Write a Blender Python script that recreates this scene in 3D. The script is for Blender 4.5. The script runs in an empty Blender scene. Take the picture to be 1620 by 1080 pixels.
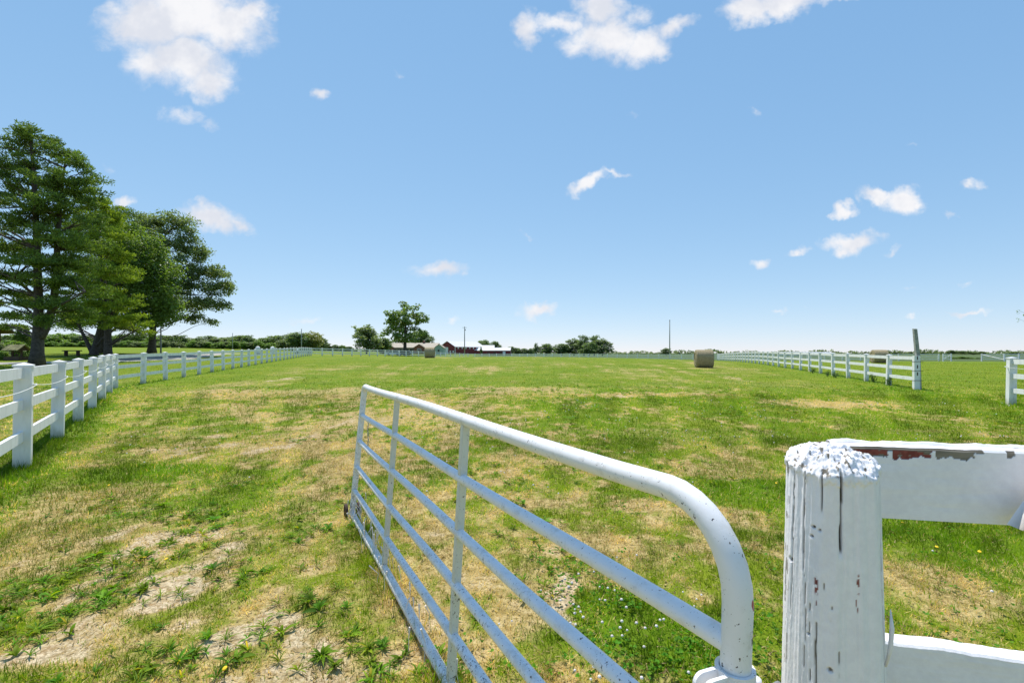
import bpy, math, random
import numpy as np
from mathutils import Vector, Matrix
R = math.radians
random.seed(7); rng = np.random.default_rng(11)
C = bpy.context.scene.collection
sc = bpy.context.scene

# ------------------------------------------------------------------ camera, sky, sun, exposure
H = 1.5                      # eye height above the near ground
cam_d = bpy.data.cameras.new('camera'); cam = bpy.data.objects.new('camera', cam_d); C.objects.link(cam)
cam.location = (0, 0, H); cam.rotation_euler = (R(90), 0, 0)
cam_d.sensor_width = 36; cam_d.lens = 16.0; cam_d.shift_y = 18/1620
cam_d.clip_start = 0.05; cam_d.clip_end = 9000
sc.camera = cam
SUN_AZ, SUN_EL = R(-21), R(62)       # azimuth measured from +Y towards +X
sun_d = bpy.data.lights.new('sun', 'SUN'); sun_d.energy = 3.6; sun_d.angle = R(0.53); sun_d.color = (1.0, 0.95, 0.87)
sun = bpy.data.objects.new('sun', sun_d); C.objects.link(sun)
sdir = Vector((math.sin(SUN_AZ)*math.cos(SUN_EL), math.cos(SUN_AZ)*math.cos(SUN_EL), math.sin(SUN_EL)))
sun.rotation_euler = sdir.to_track_quat('Z', 'Y').to_euler()
vs = sc.view_settings; vs.view_transform = 'Standard'; vs.look = 'None'; vs.gamma = 1; vs.exposure = 0.70
sc.cycles.max_bounces = 6; sc.cycles.diffuse_bounces = 3; sc.cycles.transparent_max_bounces = 6
sc.cycles.use_denoising = True

# ---- node helper
class N:
    def __init__(s, tree):
        s.t = tree; s.n = tree.nodes; s.l = tree.links
    def new(s, typ, **kw):
        nd = s.n.new(typ)
        for k, v in kw.items():
            if k.startswith('i_'):
                key = k[2:]
                key = int(key) if key.isdigit() else key.replace('_', ' ')
                s.put(nd.inputs[key], v)
            else: setattr(nd, k, v)
        return nd
    def put(s, sock, v):
        if isinstance(v, bpy.types.NodeSocket): s.l.new(v, sock)
        elif isinstance(v, bpy.types.Node): s.l.new(v.outputs[0], sock)
        else: sock.default_value = v
    def math(s, op, a, b=0.0, c=None, clamp=False):
        nd = s.n.new('ShaderNodeMath'); nd.operation = op; nd.use_clamp = clamp
        s.put(nd.inputs[0], a); s.put(nd.inputs[1], b)
        if c is not None: s.put(nd.inputs[2], c)
        return nd.outputs[0]
    def vmath(s, op, a, b=(0, 0, 0), out=0):
        nd = s.n.new('ShaderNodeVectorMath'); nd.operation = op
        s.put(nd.inputs[0], a)
        if op == 'SCALE': s.put(nd.inputs['Scale'], b)
        else: s.put(nd.inputs[1], b)
        return nd.outputs[out]
    def mix(s, f, a, b, blend='MIX'):
        nd = s.n.new('ShaderNodeMix'); nd.data_type = 'RGBA'; nd.blend_type = blend
        s.put(nd.inputs[0], f); s.put(nd.inputs[6], a if not isinstance(a, tuple) else (*a[:3], 1)); s.put(nd.inputs[7], b if not isinstance(b, tuple) else (*b[:3], 1))
        return nd.outputs[2]
    def ramp(s, f, lo, hi, a=0.0, b=1.0, smooth=True):
        nd = s.n.new('ShaderNodeMapRange'); nd.interpolation_type = 'SMOOTHSTEP' if smooth else 'LINEAR'
        s.put(nd.inputs[0], f); s.put(nd.inputs[1], lo); s.put(nd.inputs[2], hi); s.put(nd.inputs[3], a); s.put(nd.inputs[4], b)
        return nd.outputs[0]
    def noise(s, vec, scale, detail=3.0, rough=0.55, out=0, dist=0.0):
        nd = s.n.new('ShaderNodeTexNoise'); s.put(nd.inputs['Vector'], vec); nd.inputs['Scale'].default_value = scale
        nd.inputs['Detail'].default_value = detail; nd.inputs['Roughness'].default_value = rough; nd.inputs['Distortion'].default_value = dist
        return nd.outputs[out]
    def scaled(s, vec, v):
        return s.vmath('MULTIPLY', vec, v)

# ---- world: Nishita sky with cumulus laid out by direction
w = bpy.data.worlds.new('World'); sc.world = w; w.use_nodes = True
T = N(w.node_tree); T.n.clear()
sky = T.new('ShaderNodeTexSky', sky_type='NISHITA', sun_disc=False, sun_elevation=SUN_EL, sun_rotation=SUN_AZ, altitude=200, air_density=0.8, dust_density=0.0, ozone_density=4.5)
geo = T.new('ShaderNodeTexCoord').outputs['Generated']
sep = T.new('ShaderNodeSeparateXYZ', i_0=geo)
yy = T.math('MAXIMUM', sep.outputs[1], 0.02)
u = T.math('DIVIDE', sep.outputs[0], yy); v = T.math('DIVIDE', sep.outputs[2], yy)
uv = T.new('ShaderNodeCombineXYZ', i_0=u, i_1=v).outputs[0]
wob = T.noise(uv, 9.0, 4.0, 0.6, out=1)
wob = T.vmath('SCALE', T.vmath('SUBTRACT', wob, (.5, .5, .5)), 0.085)
wob2 = T.vmath('SCALE', T.vmath('SUBTRACT', T.noise(uv, 34.0, 3.0, 0.6, out=1), (.5, .5, .5)), 0.028)
uvd = T.vmath('ADD', T.vmath('ADD', uv, wob), wob2)
# clouds: (px, py, half width, half height, tilt, strength) in the bearings of the photographed sky
CL = [(235,38,72,46,0,1.15),(300,20,80,52,0,1.2),(368,42,58,44,10,1.1),(400,22,36,22,-20,.9),(290,95,78,46,10,1.1),(325,135,44,28,15,.95),(232,104,40,34,0,.8),(288,186,38,13,5,.5),(335,200,16,9,20,.34),
 (835,52,20,30,0,.85),(880,40,40,17,-8,.85),(950,12,42,34,0,1.0),(960,60,62,36,0,1.15),(1020,72,42,28,-10,1.0),(1065,46,34,15,-22,.85),(905,75,26,18,0,.55),(1010,22,28,16,0,.5),
 (1180,20,42,26,-10,1.15),(1240,8,62,20,-8,1.1),(1310,-6,60,12,-6,.95),
 (1385,312,30,12,12,.95),(1428,318,36,20,0,1.1),(1450,322,20,12,0,.9),(1338,332,21,11,0,.95),
 (1350,380,46,16,-4,1.1),(1335,392,24,11,0,.9),(1267,391,20,7,-8,.7),(1204,411,17,9,0,.75),(1538,290,15,8,-14,.6),(1410,400,20,5,-28,.36),(1505,338,12,6,0,.26),
 (932,286,36,10,-26,.85),(968,271,22,6,-6,.6),
 (510,158,16,12,0,.75),(627,124,7,9,0,.36),
 (332,343,52,22,10,1.05),(372,352,30,13,10,.75),(195,317,17,10,0,.9),(172,262,10,8,0,.3),
 (696,428,38,14,-6,.85),(852,492,30,11,-5,.85),(486,506,24,8,5,.42),(717,503,18,6,-12,.34),(833,371,18,4,0,.25),
 (1530,494,34,4,-2,.7),(1437,498,13,4,-8,.55),(1240,490,14,4,-8,.42),(1532,443,9,5,0,.45),(1440,452,20,5,10,.28),(1005,180,10,6,0,.25),(1190,178,8,5,0,.2),(1440,225,10,4,0,.2),(1275,484,8,4,0,.25)]
acc = None
for (px, py, a, b, t, st) in CL:
    mp = T.new('ShaderNodeMapping', vector_type='TEXTURE')
    T.put(mp.inputs[0], uvd)
    mp.inputs['Location'].default_value = ((px-810)/720, (558-py)/720, 0)
    mp.inputs['Rotation'].default_value = (0, 0, -R(t))
    mp.inputs['Scale'].default_value = (a/720*1.35, b/720*1.35, 1)
    ln = T.vmath('LENGTH', mp.outputs[0], out=1)
    e = T.math('MULTIPLY_ADD', ln, -st, st)
    acc = e if acc is None else T.math('MAXIMUM', acc, e)
fb = T.noise(T.scaled(uv, (1, 1.25, 1)), 17.0, 7.0, 0.62, dist=0.35)
dens = T.math('ADD', T.math('MAXIMUM', acc, 0.0), T.math('MULTIPLY_ADD', fb, 0.95, -0.475))
cov = T.ramp(dens, 0.02, 0.78)
cov = T.math('MULTIPLY', cov, T.ramp(acc, 0.0, 0.14))
# generic clouds behind the viewer
cov2 = T.ramp(T.noise(geo, 3.2, 5.0, 0.6), 0.62, 0.75)
front = T.ramp(sep.outputs[1], 0.1, 0.25)
upz = T.ramp(sep.outputs[2], 0.05, 0.3)
covb = T.math('MULTIPLY', T.math('MULTIPLY', cov2, T.math('SUBTRACT', 1.0, front)), upz)
covt = T.math('MAXIMUM', T.math('MULTIPLY', cov, front), covb)
body = T.noise(uv, 8.0, 4.0, 0.6)
cshade = T.mix(T.ramp(body, 0.35, 0.62), (3.1, 3.2, 3.5), (3.95, 3.92, 3.98))
sr = T.new('ShaderNodeSeparateColor', i_0=sky.outputs[0]).outputs
blue = T.new('ShaderNodeCombineColor', i_0=T.math('MULTIPLY', T.math('POWER', sr[0], .64), .98), i_1=T.math('MULTIPLY', T.math('POWER', sr[1], .455), 1.42), i_2=T.math('MULTIPLY', T.math('POWER', sr[2], .31), 2.1)).outputs[0]
tint = T.mix(T.math('MULTIPLY', covt, 0.96), blue, cshade)
bg = T.new('ShaderNodeBackground', i_0=tint, i_1=0.15); T.l.new(bg.outputs[0], T.new('ShaderNodeOutputWorld').inputs[0])

# ------------------------------------------------------------------ helpers
def tag(o, label=None, cat=None, group=None, kind=None):
    if label: o['label'] = label
    if cat: o['category'] = cat
    if group: o['group'] = group
    if kind: o['kind'] = kind
    return o
def empty(name, loc, label=None, cat=None, group=None, rz=0):
    o = bpy.data.objects.new(name, None); C.objects.link(o); o.location = loc; o.rotation_euler.z = rz; o.empty_display_size = .2
    return tag(o, label, cat, group)
def link(name, me, parent=None, loc=(0, 0, 0), rot=(0, 0, 0), scale=(1, 1, 1)):
    o = bpy.data.objects.new(name, me); C.objects.link(o)
    if parent is not None: o.parent = parent
    o.location = loc; o.rotation_euler = rot; o.scale = scale
    return o
def copy_tree(o, parent=None):
    c = o.copy(); C.objects.link(c)
    if parent is not None: c.parent = parent
    for ch in list(o.children): copy_tree(ch, c)
    return c
def mesh_np(name, V, F, mats, smooth=False, colors=None, midx=None):
    """V (n,3); F (m,k) one polygon size, or list of such arrays"""
    Fs = F if isinstance(F, list) else [F]
    Fs = [np.asarray(f, dtype=np.int64) for f in Fs if len(f)]
    me = bpy.data.meshes.new(name)
    V = np.asarray(V, dtype=np.float32)
    me.vertices.add(len(V)); me.vertices.foreach_set('co', V.ravel())
    loops = np.concatenate([f.ravel() for f in Fs]).astype(np.int32)
    cnt = np.concatenate([np.full(len(f), f.shape[1]) for f in Fs]).astype(np.int32)
    start = np.concatenate([[0], np.cumsum(cnt)[:-1]]).astype(np.int32)
    me.loops.add(len(loops)); me.loops.foreach_set('vertex_index', loops)
    me.polygons.add(len(cnt)); me.polygons.foreach_set('loop_start', start)
    for m in (mats if isinstance(mats, (list, tuple)) else [mats]): me.materials.append(m)
    if midx is not None: me.polygons.foreach_set('material_index', np.asarray(midx, dtype=np.int32))
    me.update(calc_edges=True)
    me.polygons.foreach_set('use_smooth', np.full(len(cnt), smooth))
    if colors is not None:
        a = me.color_attributes.new('tone', 'FLOAT_COLOR', 'POINT')
        cc = np.ones((len(V), 4), dtype=np.float32); cc[:, :3] = colors
        a.data.foreach_set('color', cc.ravel())
    return me
class MB:
    """collects shapes into one mesh"""
    def __init__(s): s.v = []; s.q = []; s.t = []; s.n = 0; s.c = []
    def add(s, V, Q=None, Tt=None, col=None):
        V = np.asarray(V, float)
        if Q is not None and len(Q): s.q.append(np.asarray(Q) + s.n)
        if Tt is not None and len(Tt): s.t.append(np.asarray(Tt) + s.n)
        s.v.append(V); s.n += len(V)
        if col is not None: s.c.append(np.broadcast_to(np.asarray(col, float), V.shape))
        return s
    def box(s, c, d, M=None, taper=1.0, bev=0.0):
        x, y, z = [k/2 for k in d]
        V = np.array([(sx*x*(taper if sz > 0 else 1), sy*y*(taper if sz > 0 else 1), sz*z) for sz in (-1, 1) for sx, sy in ((-1, -1), (1, -1), (1, 1), (-1, 1))])
        if M is not None: V = V @ np.array(M).T
        V = V + np.array(c)
        return s.add(V, [(0, 3, 2, 1), (4, 5, 6, 7), (0, 1, 5, 4), (1, 2, 6, 5), (2, 3, 7, 6), (3, 0, 4, 7)])
    def tube(s, P, r, seg=12, closed=False, caps=True):
        P = np.asarray(P, float); n = len(P); r = np.broadcast_to(np.asarray(r, float), (n,))
        tan = np.gradient(P, axis=0) if not closed else np.roll(P, -1, 0) - np.roll(P, 1, 0)
        tan /= np.linalg.norm(tan, axis=1)[:, None] + 1e-12
        up = np.array((0, 0, 1.)) if abs(tan[0][2]) < .9 else np.array((1., 0, 0))
        a = np.cross(tan[0], up); a /= np.linalg.norm(a)
        V = []
        ang = np.linspace(0, 2*np.pi, seg, endpoint=False)
        for i in range(n):
            a = a - tan[i]*a.dot(tan[i]); a /= np.linalg.norm(a) + 1e-12
            b = np.cross(tan[i], a)
            V.append(P[i] + r[i]*(np.cos(ang)[:, None]*a + np.sin(ang)[:, None]*b))
        V = np.concatenate(V); Q = []
        m = n if closed else n-1
        j = np.arange(seg); k = (j+1) % seg
        for i in range(m):
            i2 = (i+1) % n
            Q.append(np.stack([i*seg+j, i*seg+k, i2*seg+k, i2*seg+j], 1))
        Tt = None
        if caps and not closed:
            V = np.concatenate([V, P[:1], P[-1:]])
            Tt = np.concatenate([np.stack([np.full(seg, n*seg), k, j], 1), np.stack([np.full(seg, n*seg+1), (n-1)*seg+j, (n-1)*seg+k], 1)])
        return s.add(V, np.concatenate(Q), Tt)
    def lathe(s, prof, c=(0, 0, 0), seg=20, axis='Z'):
        ang = np.linspace(0, 2*np.pi, seg, endpoint=False); V = []
        for (r, z) in prof:
            p = np.stack([r*np.cos(ang), r*np.sin(ang), np.full(seg, z)], 1)
            if axis == 'X': p = p[:, [2, 0, 1]]
            if axis == 'Y': p = p[:, [1, 2, 0]]
            V.append(p)
        j = np.arange(seg); k = (j+1) % seg
        Q = np.concatenate([np.stack([i*seg+j, i*seg+k, (i+1)*seg+k, (i+1)*seg+j], 1) for i in range(len(prof)-1)])
        return s.add(np.concatenate(V) + np.array(c), Q)
    def poly(s, V):
        V = np.asarray(V, float)
        if len(V) == 4: return s.add(V, [(0, 1, 2, 3)])
        return s.add(V, None, [(0, i, i+1) for i in range(1, len(V)-1)])
    def mesh(s, name, m, smooth=False):
        F = []
        if s.q: F.append(np.concatenate(s.q))
        if s.t: F.append(np.concatenate(s.t))
        col = np.concatenate(s.c) if s.c and sum(len(c) for c in s.c) == s.n else None
        return mesh_np(name, np.concatenate(s.v), F, m, smooth, col)
    def build(s, name, m, parent=None, loc=(0, 0, 0), rot=(0, 0, 0), smooth=False):
        return link(name, s.mesh(name, m, smooth), parent, loc, rot)
def hash2(ix, iy, seed):
    h = (ix.astype(np.int64)*374761393 + iy.astype(np.int64)*668265263 + seed*974634777) & 0xffffffff
    h = ((h ^ (h >> 13))*1274126177) & 0xffffffff
    return ((h ^ (h >> 16)) & 0xffff)/65535.0
def vnoise(x, y, seed=0):
    x = np.asarray(x, float); y = np.asarray(y, float)
    ix = np.floor(x); iy = np.floor(y); fx = x-ix; fy = y-iy
    fx = fx*fx*(3-2*fx); fy = fy*fy*(3-2*fy)
    a = hash2(ix, iy, seed); b = hash2(ix+1, iy, seed); c = hash2(ix, iy+1, seed); d = hash2(ix+1, iy+1, seed)
    return (a*(1-fx)+b*fx)*(1-fy) + (c*(1-fx)+d*fx)*fy
def fbm(x, y, seed=0, oct=4):
    s = 0; a = .5; t = 0
    for i in range(oct):
        s = s + a*vnoise(x*2**i+17.3*i, y*2**i-9.1*i, seed+i); t += a; a *= .55
    return s/t
def sstep(x, a, b):
    t = np.clip((x-a)/(b-a), 0, 1); return t*t*(3-2*t)

# ------------------------------------------------------------------ terrain
_cp = np.array([(0,0,0),(-6.4,6,0),(6,6,0),(0,4,0),(-6,-6,0),(6,-6,0),(-30,-30,0),(30,-30,0),(14.3,13.3,0),(-11,12,.04),(-15.6,18,.11),(-21,35.5,.39),(-29.7,61.8,.88),(-34,77,1.0),(-20.7,108,.52),(-12.5,129,-.05),
 (2.4,122,-.1),(28,106,-.15),(43.3,96,-.1),(36,68,.13),(30,57,.24),(23,38.6,.22),(16,18,.05),(15.4,36.7,.32),(-11.3,62.4,.82),(40.3,50,.41),(0,65,.93),(13.5,65,.78),(0,30,.25),(24,66,.55),(0,18,.08),(4,95,.45),
 (-35.5,34,.5),(-36,44,.72),(-38,51,.85),(-47.8,52,1.21),(-44.4,50,1.2),(-47.5,60,1.5),(-47.9,44,.75),(-60,44,.9),(-32,26,.35),(-70,30,.6),(-62,105,1.35),(-110,100,2.7),(-141,200,3.6),(-225,200,4.0),(-108,200,2.7),(-80,200,2.0),(-20,200,.8),
 (80,200,-.3),(80,80,0),(120,60,0),(60,20,0),(-20,270,.4),(200,200,-.3),(-60,-60,0),(60,-60,0),(-90,0,.3),(90,0,0),(0,330,-.3),(-60,160,1.2),(160,320,-.4),(-200,330,4.0),(-350,150,4.0)], float)
def _phi(r): return np.sqrt(r*r+36.0)
_D = np.linalg.norm(_cp[:, None, :2]-_cp[None, :, :2], axis=2)
_A = np.zeros((len(_cp)+1,)*2); _A[:-1, :-1] = _phi(_D) - 0.6*np.eye(len(_cp)); _A[:-1, -1] = 1; _A[-1, :-1] = 1
_W = np.linalg.solve(_A, np.concatenate([_cp[:, 2], [0]]))
def hgt(x, y):
    x = np.atleast_1d(np.asarray(x, float)); y = np.atleast_1d(np.asarray(y, float)); sh = x.shape
    xf = x.ravel(); yf = y.ravel(); out = np.empty(len(xf))
    for i in range(0, len(xf), 20000):
        d = np.hypot(xf[i:i+20000, None]-_cp[None, :, 0], yf[i:i+20000, None]-_cp[None, :, 1])
        out[i:i+20000] = _phi(d) @ _W[:-1] + _W[-1]
    r = np.hypot(xf, yf)
    far = np.where(xf < -.1*yf, np.clip(-xf*.012, 0, 4.0), -.4)
    k = sstep(r, 260, 420)
    out = np.clip(out*(1-k) + far*k, -1.5, 6)
    near = 1-sstep(r, 9, 16)
    out = out*(1-near) + near*0.0
    out += (fbm(xf*.9, yf*.9, 5, 3)-.5)*.05*(1-sstep(r, 40, 90))*sstep(r, 1.5, 3)
    return out.reshape(sh)
def h1(x, y): return float(hgt([x], [y])[0])
def gpt(px, Y):                       # ground point at bearing px, depth Y
    X = (px-810)/720*Y; return X, Y, h1(X, Y)

# fences' ground lines
P0 = np.array((-6.39, 5.94)); P7 = np.array((-15.6, 17.9)); A_ = np.array((-34., 77.)); B_ = np.array((-12.5, 129.)); C_ = np.array((43.3, 96.)); D_ = np.array((15.9, 17.9)); G_ = np.array((14.25, 13.0))
def seg_dist(x, y, a, b):
    d = b-a; t = np.clip(((x-a[0])*d[0]+(y-a[1])*d[1])/d.dot(d), 0, 1)
    return np.hypot(x-a[0]-t*d[0], y-a[1]-t*d[1])
def fence_near(x, y):
    d = np.full(np.shape(x), 99.)
    for a, b in ((P0-(P7-P0)*.4, P7), (P7, A_), (A_, B_), (B_, C_), (C_, D_), (G_, G_+(G_-C_)/np.linalg.norm(G_-C_)*8)): d = np.minimum(d, seg_dist(x, y, a, b))
    return d
# turf condition: (px, py, half width, half depth in metres, kind, weight) measured on the ground
def pw(px, py): Y = 1080/(py-558); return (px-810)/720*Y, Y
BL = [(290,935,.22,.30,'b',1.0),(245,925,.12,.2,'b',.7),(330,1000,.2,.12,'b',.6),(400,1000,.2,.16,'b',1.0),(480,1015,.15,.15,'b',.8),(60,1050,.3,.12,'b',.8),(130,1000,.3,.15,'b',.5),(100,895,.25,.18,'b',.55),(500,900,.15,.2,'b',.6),(350,880,.2,.4,'b',.55),
 (880,930,.10,.42,'b',1.0),(875,880,.10,.3,'b',.55),(450,605,.35,2.6,'b',.75),(340,692,.35,.35,'b',.6),(560,690,.4,.4,'b',.45),(820,621,1.6,.35,'b',.55),(1000,628,2.0,.35,'b',.6),(700,640,.6,.4,'b',.4),(1160,602,.35,2.2,'b',.7),(870,608,.9,.5,'b',.5),(1010,795,.5,.25,'d',.9),(590,628,1.4,.6,'b',.3),
 (90,800,1.1,.9,'d',.9),(170,770,1.0,.8,'d',.7),(40,860,.6,.5,'d',.9),(470,700,.9,.7,'d',.95),(540,740,.6,.6,'d',.9),(280,1060,.5,.3,'d',.8),(250,870,.6,.4,'d',.7),(500,860,.5,.5,'d',.6),(650,790,.7,.6,'d',.5),(330,625,2.4,2.0,'d',.9),(1320,640,2.2,1.2,'d',.95),(500,625,3.0,1.5,'d',.6),
 (1000,626,5.0,.9,'d',.7),(800,618,4.0,1.4,'d',.6),(1080,690,1.1,.9,'d',.5),(1150,740,.9,.7,'d',.55),(1480,930,.5,.5,'d',.8),(1560,870,.5,.25,'g',.8),(950,860,.5,.35,'d',.75),(930,920,.3,.3,'d',.6),(1500,640,2.0,.7,'d',.6),(1230,610,4,3,'d',.35),(1010,880,.5,.4,'d',.5),
 (240,748,1.0,.45,'g',1.0),(1180,780,1.3,.45,'g',.9),(1040,990,.7,.35,'g',1.0),(1440,840,1.4,.3,'g',.9),(1250,690,3.0,.9,'g',.5),(1600,640,3.0,1.0,'g',.5),(1420,600,6,4,'g',.4),(900,600,12,1.0,'d',.2)]
def masks(x, y):
    x = np.asarray(x, float); y = np.asarray(y, float)
    wx = x + (fbm(x*3.2, y*3.2, 31, 4)-.5)*.75*np.clip(y/6, .25, 3); wy = y + (fbm(x*3.2, y*3.2, 47, 4)-.5)*1.0*np.clip(y/6, .3, 3)
    phi = (x+.7)/(y+29.8); inside = ((phi > -.325) & (phi < .345) & (y < 130)).astype(float)
    n1 = fbm(x*.55, y*.4, 3, 4); n2 = fbm(x*1.9, y*1.1, 9, 3)
    n3 = fbm(x*.09, y*.06, 19, 4); st = fbm(phi*95, y*.05, 23, 3)
    left = sstep(-x, -2.0-.15*y, 1.5+.05*y)               # the worn left of the gateway
    n4 = fbm(x*5.5, y*4.0, 29, 3)
    dry = .34 + .9*(n1-.5) + .9*(n2-.5) + 1.5*(n4-.5) + .34*left - .08*sstep(x+.25*y, .5, 3)
    k = sstep(y+5*(n2-.5), 10, 26)
    dry = dry*(1-k) + k*(.20 + .8*(n3-.5) + .5*(st-.5) + .7*(n1-.5) + .5*(n2-.5))*inside + k*(1-inside)*(.12+.6*(n3-.5))
    bare = np.zeros_like(x); lush = .5*(n1 < .45)
    for (px, py, a, b, kd, wt) in BL:
        cx, cy = pw(px, py)
        e = 1-np.hypot((wx-cx)/a, (wy-cy)/b)
        g = sstep(e, -.25, .45)*wt
        if kd == 'b': bare = np.maximum(bare, g)
        elif kd == 'd': dry = np.maximum(dry, g*(.75+.5*n2)); 
        else: dry = dry*(1-.85*g); lush = np.maximum(lush, g)
    # worn wheel tracks through the gateway
    for cx, wd in ((-2.1, .22), (-1.38, .2)):
        tr = sstep(1-np.abs(wx-cx)/wd, 0, .8)*(1-sstep(y, 2.9, 4.6))
        bare = np.maximum(bare, tr*sstep(n4, .42, .62)*.5)
    bare = np.maximum(bare, left*sstep(n2*n1*2*n4, .31, .5)*.6*(1-sstep(y, 8, 16)))
    fd = fence_near(x, y)
    gf = (1-sstep(fd, .15, .7)); dry = dry*(1-.7*gf); bare = bare*(1-gf); lush = np.maximum(lush, gf)
    mown = sstep(1-np.abs(fd-1.6)/1.6, 0, .5)*inside; dry = dry*(1-.35*mown)
    bare = bare*sstep(.55*n2+.6*n4+.28*bare, .48, .86)
    return np.clip(dry, 0, 1), np.clip(bare, 0, 1), np.clip(lush, 0, 1)

# ------------------------------------------------------------------ materials
def mat(name):
    m = bpy.data.materials.new(name); m.use_nodes = True; t = N(m.node_tree); t.n.clear()
    out = t.new('ShaderNodeOutputMaterial'); t.out = out.inputs[0]; return m, t
def finish(t, color, rough=.7, bump=None, bstr=.3, bdist=.01, spec=.3, metal=0.0):
    p = t.new('ShaderNodeBsdfPrincipled'); t.put(p.inputs['Base Color'], color if not isinstance(color, tuple) else (*color, 1)); t.put(p.inputs['Roughness'], rough)
    p.inputs['Specular IOR Level'].default_value = spec; p.inputs['Metallic'].default_value = metal
    if bump is not None:
        b = t.new('ShaderNodeBump', i_Height=bump, i_Strength=bstr, i_Distance=bdist); t.l.new(b.outputs[0], p.inputs['Normal'])
    t.l.new(p.outputs[0], t.out); return p
def simple(name, col, rough=.7, var=.15, scale=4.0, metal=0.0, spec=.3):
    m, t = mat(name); o = t.new('ShaderNodeTexCoord').outputs['Object']
    n = t.noise(o, scale, 5.0, .6)
    c = t.mix(t.ramp(n, .3, .7), tuple(k*(1-var) for k in col), tuple(min(1, k*(1+var)) for k in col))
    finish(t, c, rough, bump=n, bstr=.15, metal=metal, spec=spec); return m

# ground
MG, t = mat('turf_ground')
pos = t.new('ShaderNodeNewGeometry').outputs['Position']
at = t.new('ShaderNodeAttribute', attribute_name='tone'); s3 = t.new('ShaderNodeSeparateColor', i_0=at.outputs['Color'])
dry_, bare_, lush_ = s3.outputs
na = t.noise(pos, 1.3, 6.0, .65); nb = t.noise(pos, 9.0, 5.0, .65); nc = t.noise(pos, 70.0, 3.0, .6)
grn = t.mix(t.ramp(nb, .3, .7), (.10, .155, .007), (.175, .23, .010))
grn = t.mix(t.ramp(na, .35, .7, 0, .5), grn, (.205, .24, .016))
grn = t.mix(t.math('MULTIPLY', lush_, .55, clamp=True), grn, (.07, .165, .007))
drc = t.mix(t.ramp(nb, .3, .7), (.27, .19, .065), (.52, .40, .19))
thr = t.math('ADD', t.math('ADD', dry_, t.math('MULTIPLY', bare_, .5)), t.math('MULTIPLY_ADD', nb, .8, -.4))
c1 = t.mix(t.ramp(thr, .25, .78), grn, drc)
c1 = t.mix(t.ramp(lush_, 1.2, 1.8), c1, t.mix(t.ramp(na, .3, .7), (.055, .095, .035), (.10, .13, .055)))
soil = t.mix(t.ramp(nc, .3, .7), (.42, .32, .20), (.60, .49, .34))
soil = t.mix(t.ramp(t.noise(pos, 22.0, 5.0, .7), .42, .68), soil, (.31, .205, .105))
drc = t.mix(t.ramp(bare_, .08, .4, 0, .8), drc, (.33, .22, .11))
thb = t.math('ADD', bare_, t.math('MULTIPLY_ADD', nb, .7, -.35))
c2 = t.mix(t.ramp(thb, .33, .62), c1, soil)
camf = t.new('ShaderNodeSeparateXYZ', i_0=pos).outputs[1]
c2 = t.mix(t.ramp(na, .3, .7, .0, .22), c2, (.12, .15, .015))
dk = t.ramp(nc, .25, .6, .72, 1.12)
c2 = t.mix(1.0, c2, t.new('ShaderNodeCombineColor', i_0=dk, i_1=dk, i_2=dk).outputs[0], 'MULTIPLY')
finish(t, c2, .95, bump=t.math('ADD', nb, nc), bstr=.5, bdist=.03, spec=.1)

def leafmat(name, trans=.35, rough=.6, spec=.25, var=.3):
    m, t = mat(name)
    at = t.new('ShaderNodeAttribute', attribute_name='tone').outputs['Color']
    p = t.new('ShaderNodeBsdfPrincipled', i_Base_Color=at, i_Roughness=rough); p.inputs['Specular IOR Level'].default_value = spec
    tc = t.mix(1.0, at, (1.35, 1.4, .5), 'MULTIPLY')
    tr = t.new('ShaderNodeBsdfTranslucent', i_Color=tc)
    mx = t.new('ShaderNodeMixShader', i_0=trans); t.l.new(p.outputs[0], mx.inputs[1]); t.l.new(tr.outputs[0], mx.inputs[2]); t.l.new(mx.outputs[0], t.out)
    return m
MGRASS = leafmat('grass_blade', .42, .6, .14)
MLEAF = leafmat('leaf', .42, .5, .35)
MNEEDLE = leafmat('pine_needles', .32, .6, .2)
MBARK = simple('bark', (.075, .064, .056), .9, .35, 6)
MPETAL = simple('clover_petal', (.74, .68, .66), .8, .1, 200)
MDAND = simple('dandelion_petal', (.85, .55, .02), .7, .1, 200)

# vinyl
MV, t = mat('white_vinyl'); o = t.new('ShaderNodeTexCoord').outputs['Object']; ps = t.new('ShaderNodeNewGeometry').outputs['Position']
n = t.noise(t.scaled(ps, (1, 1, .35)), 7.0, 5.0, .6); n2 = t.noise(ps, 60, 3)
c = t.mix(t.ramp(n, .42, .75), (.80, .80, .79), (.66, .665, .65)); c = t.mix(t.ramp(n2, .62, .8, 0, .25), c, (.45, .44, .38))
finish(t, c, .45, bump=n, bstr=.05, spec=.4)

MVP, t = mat('white_vinyl_post'); o = t.new('ShaderNodeTexCoord').outputs['Object']; ps = t.new('ShaderNodeNewGeometry').outputs['Position']
n = t.noise(t.scaled(ps, (1, 1, .3)), 7.0, 5.0, .6); n2 = t.noise(ps, 60, 3); z_ = t.new('ShaderNodeSeparateXYZ', i_0=o).outputs[2]
c = t.mix(t.ramp(n, .42, .75), (.80, .80, .79), (.66, .665, .65)); c = t.mix(t.ramp(n2, .62, .8, 0, .3), c, (.45, .44, .38))
low = t.ramp(t.math('ADD', z_, t.math('MULTIPLY_ADD', n, -.5, .25)), .0, .30, .75, 0); c = t.mix(low, c, (.36, .36, .22))
finish(t, c, .5, bump=n, bstr=.05, spec=.35)
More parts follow.
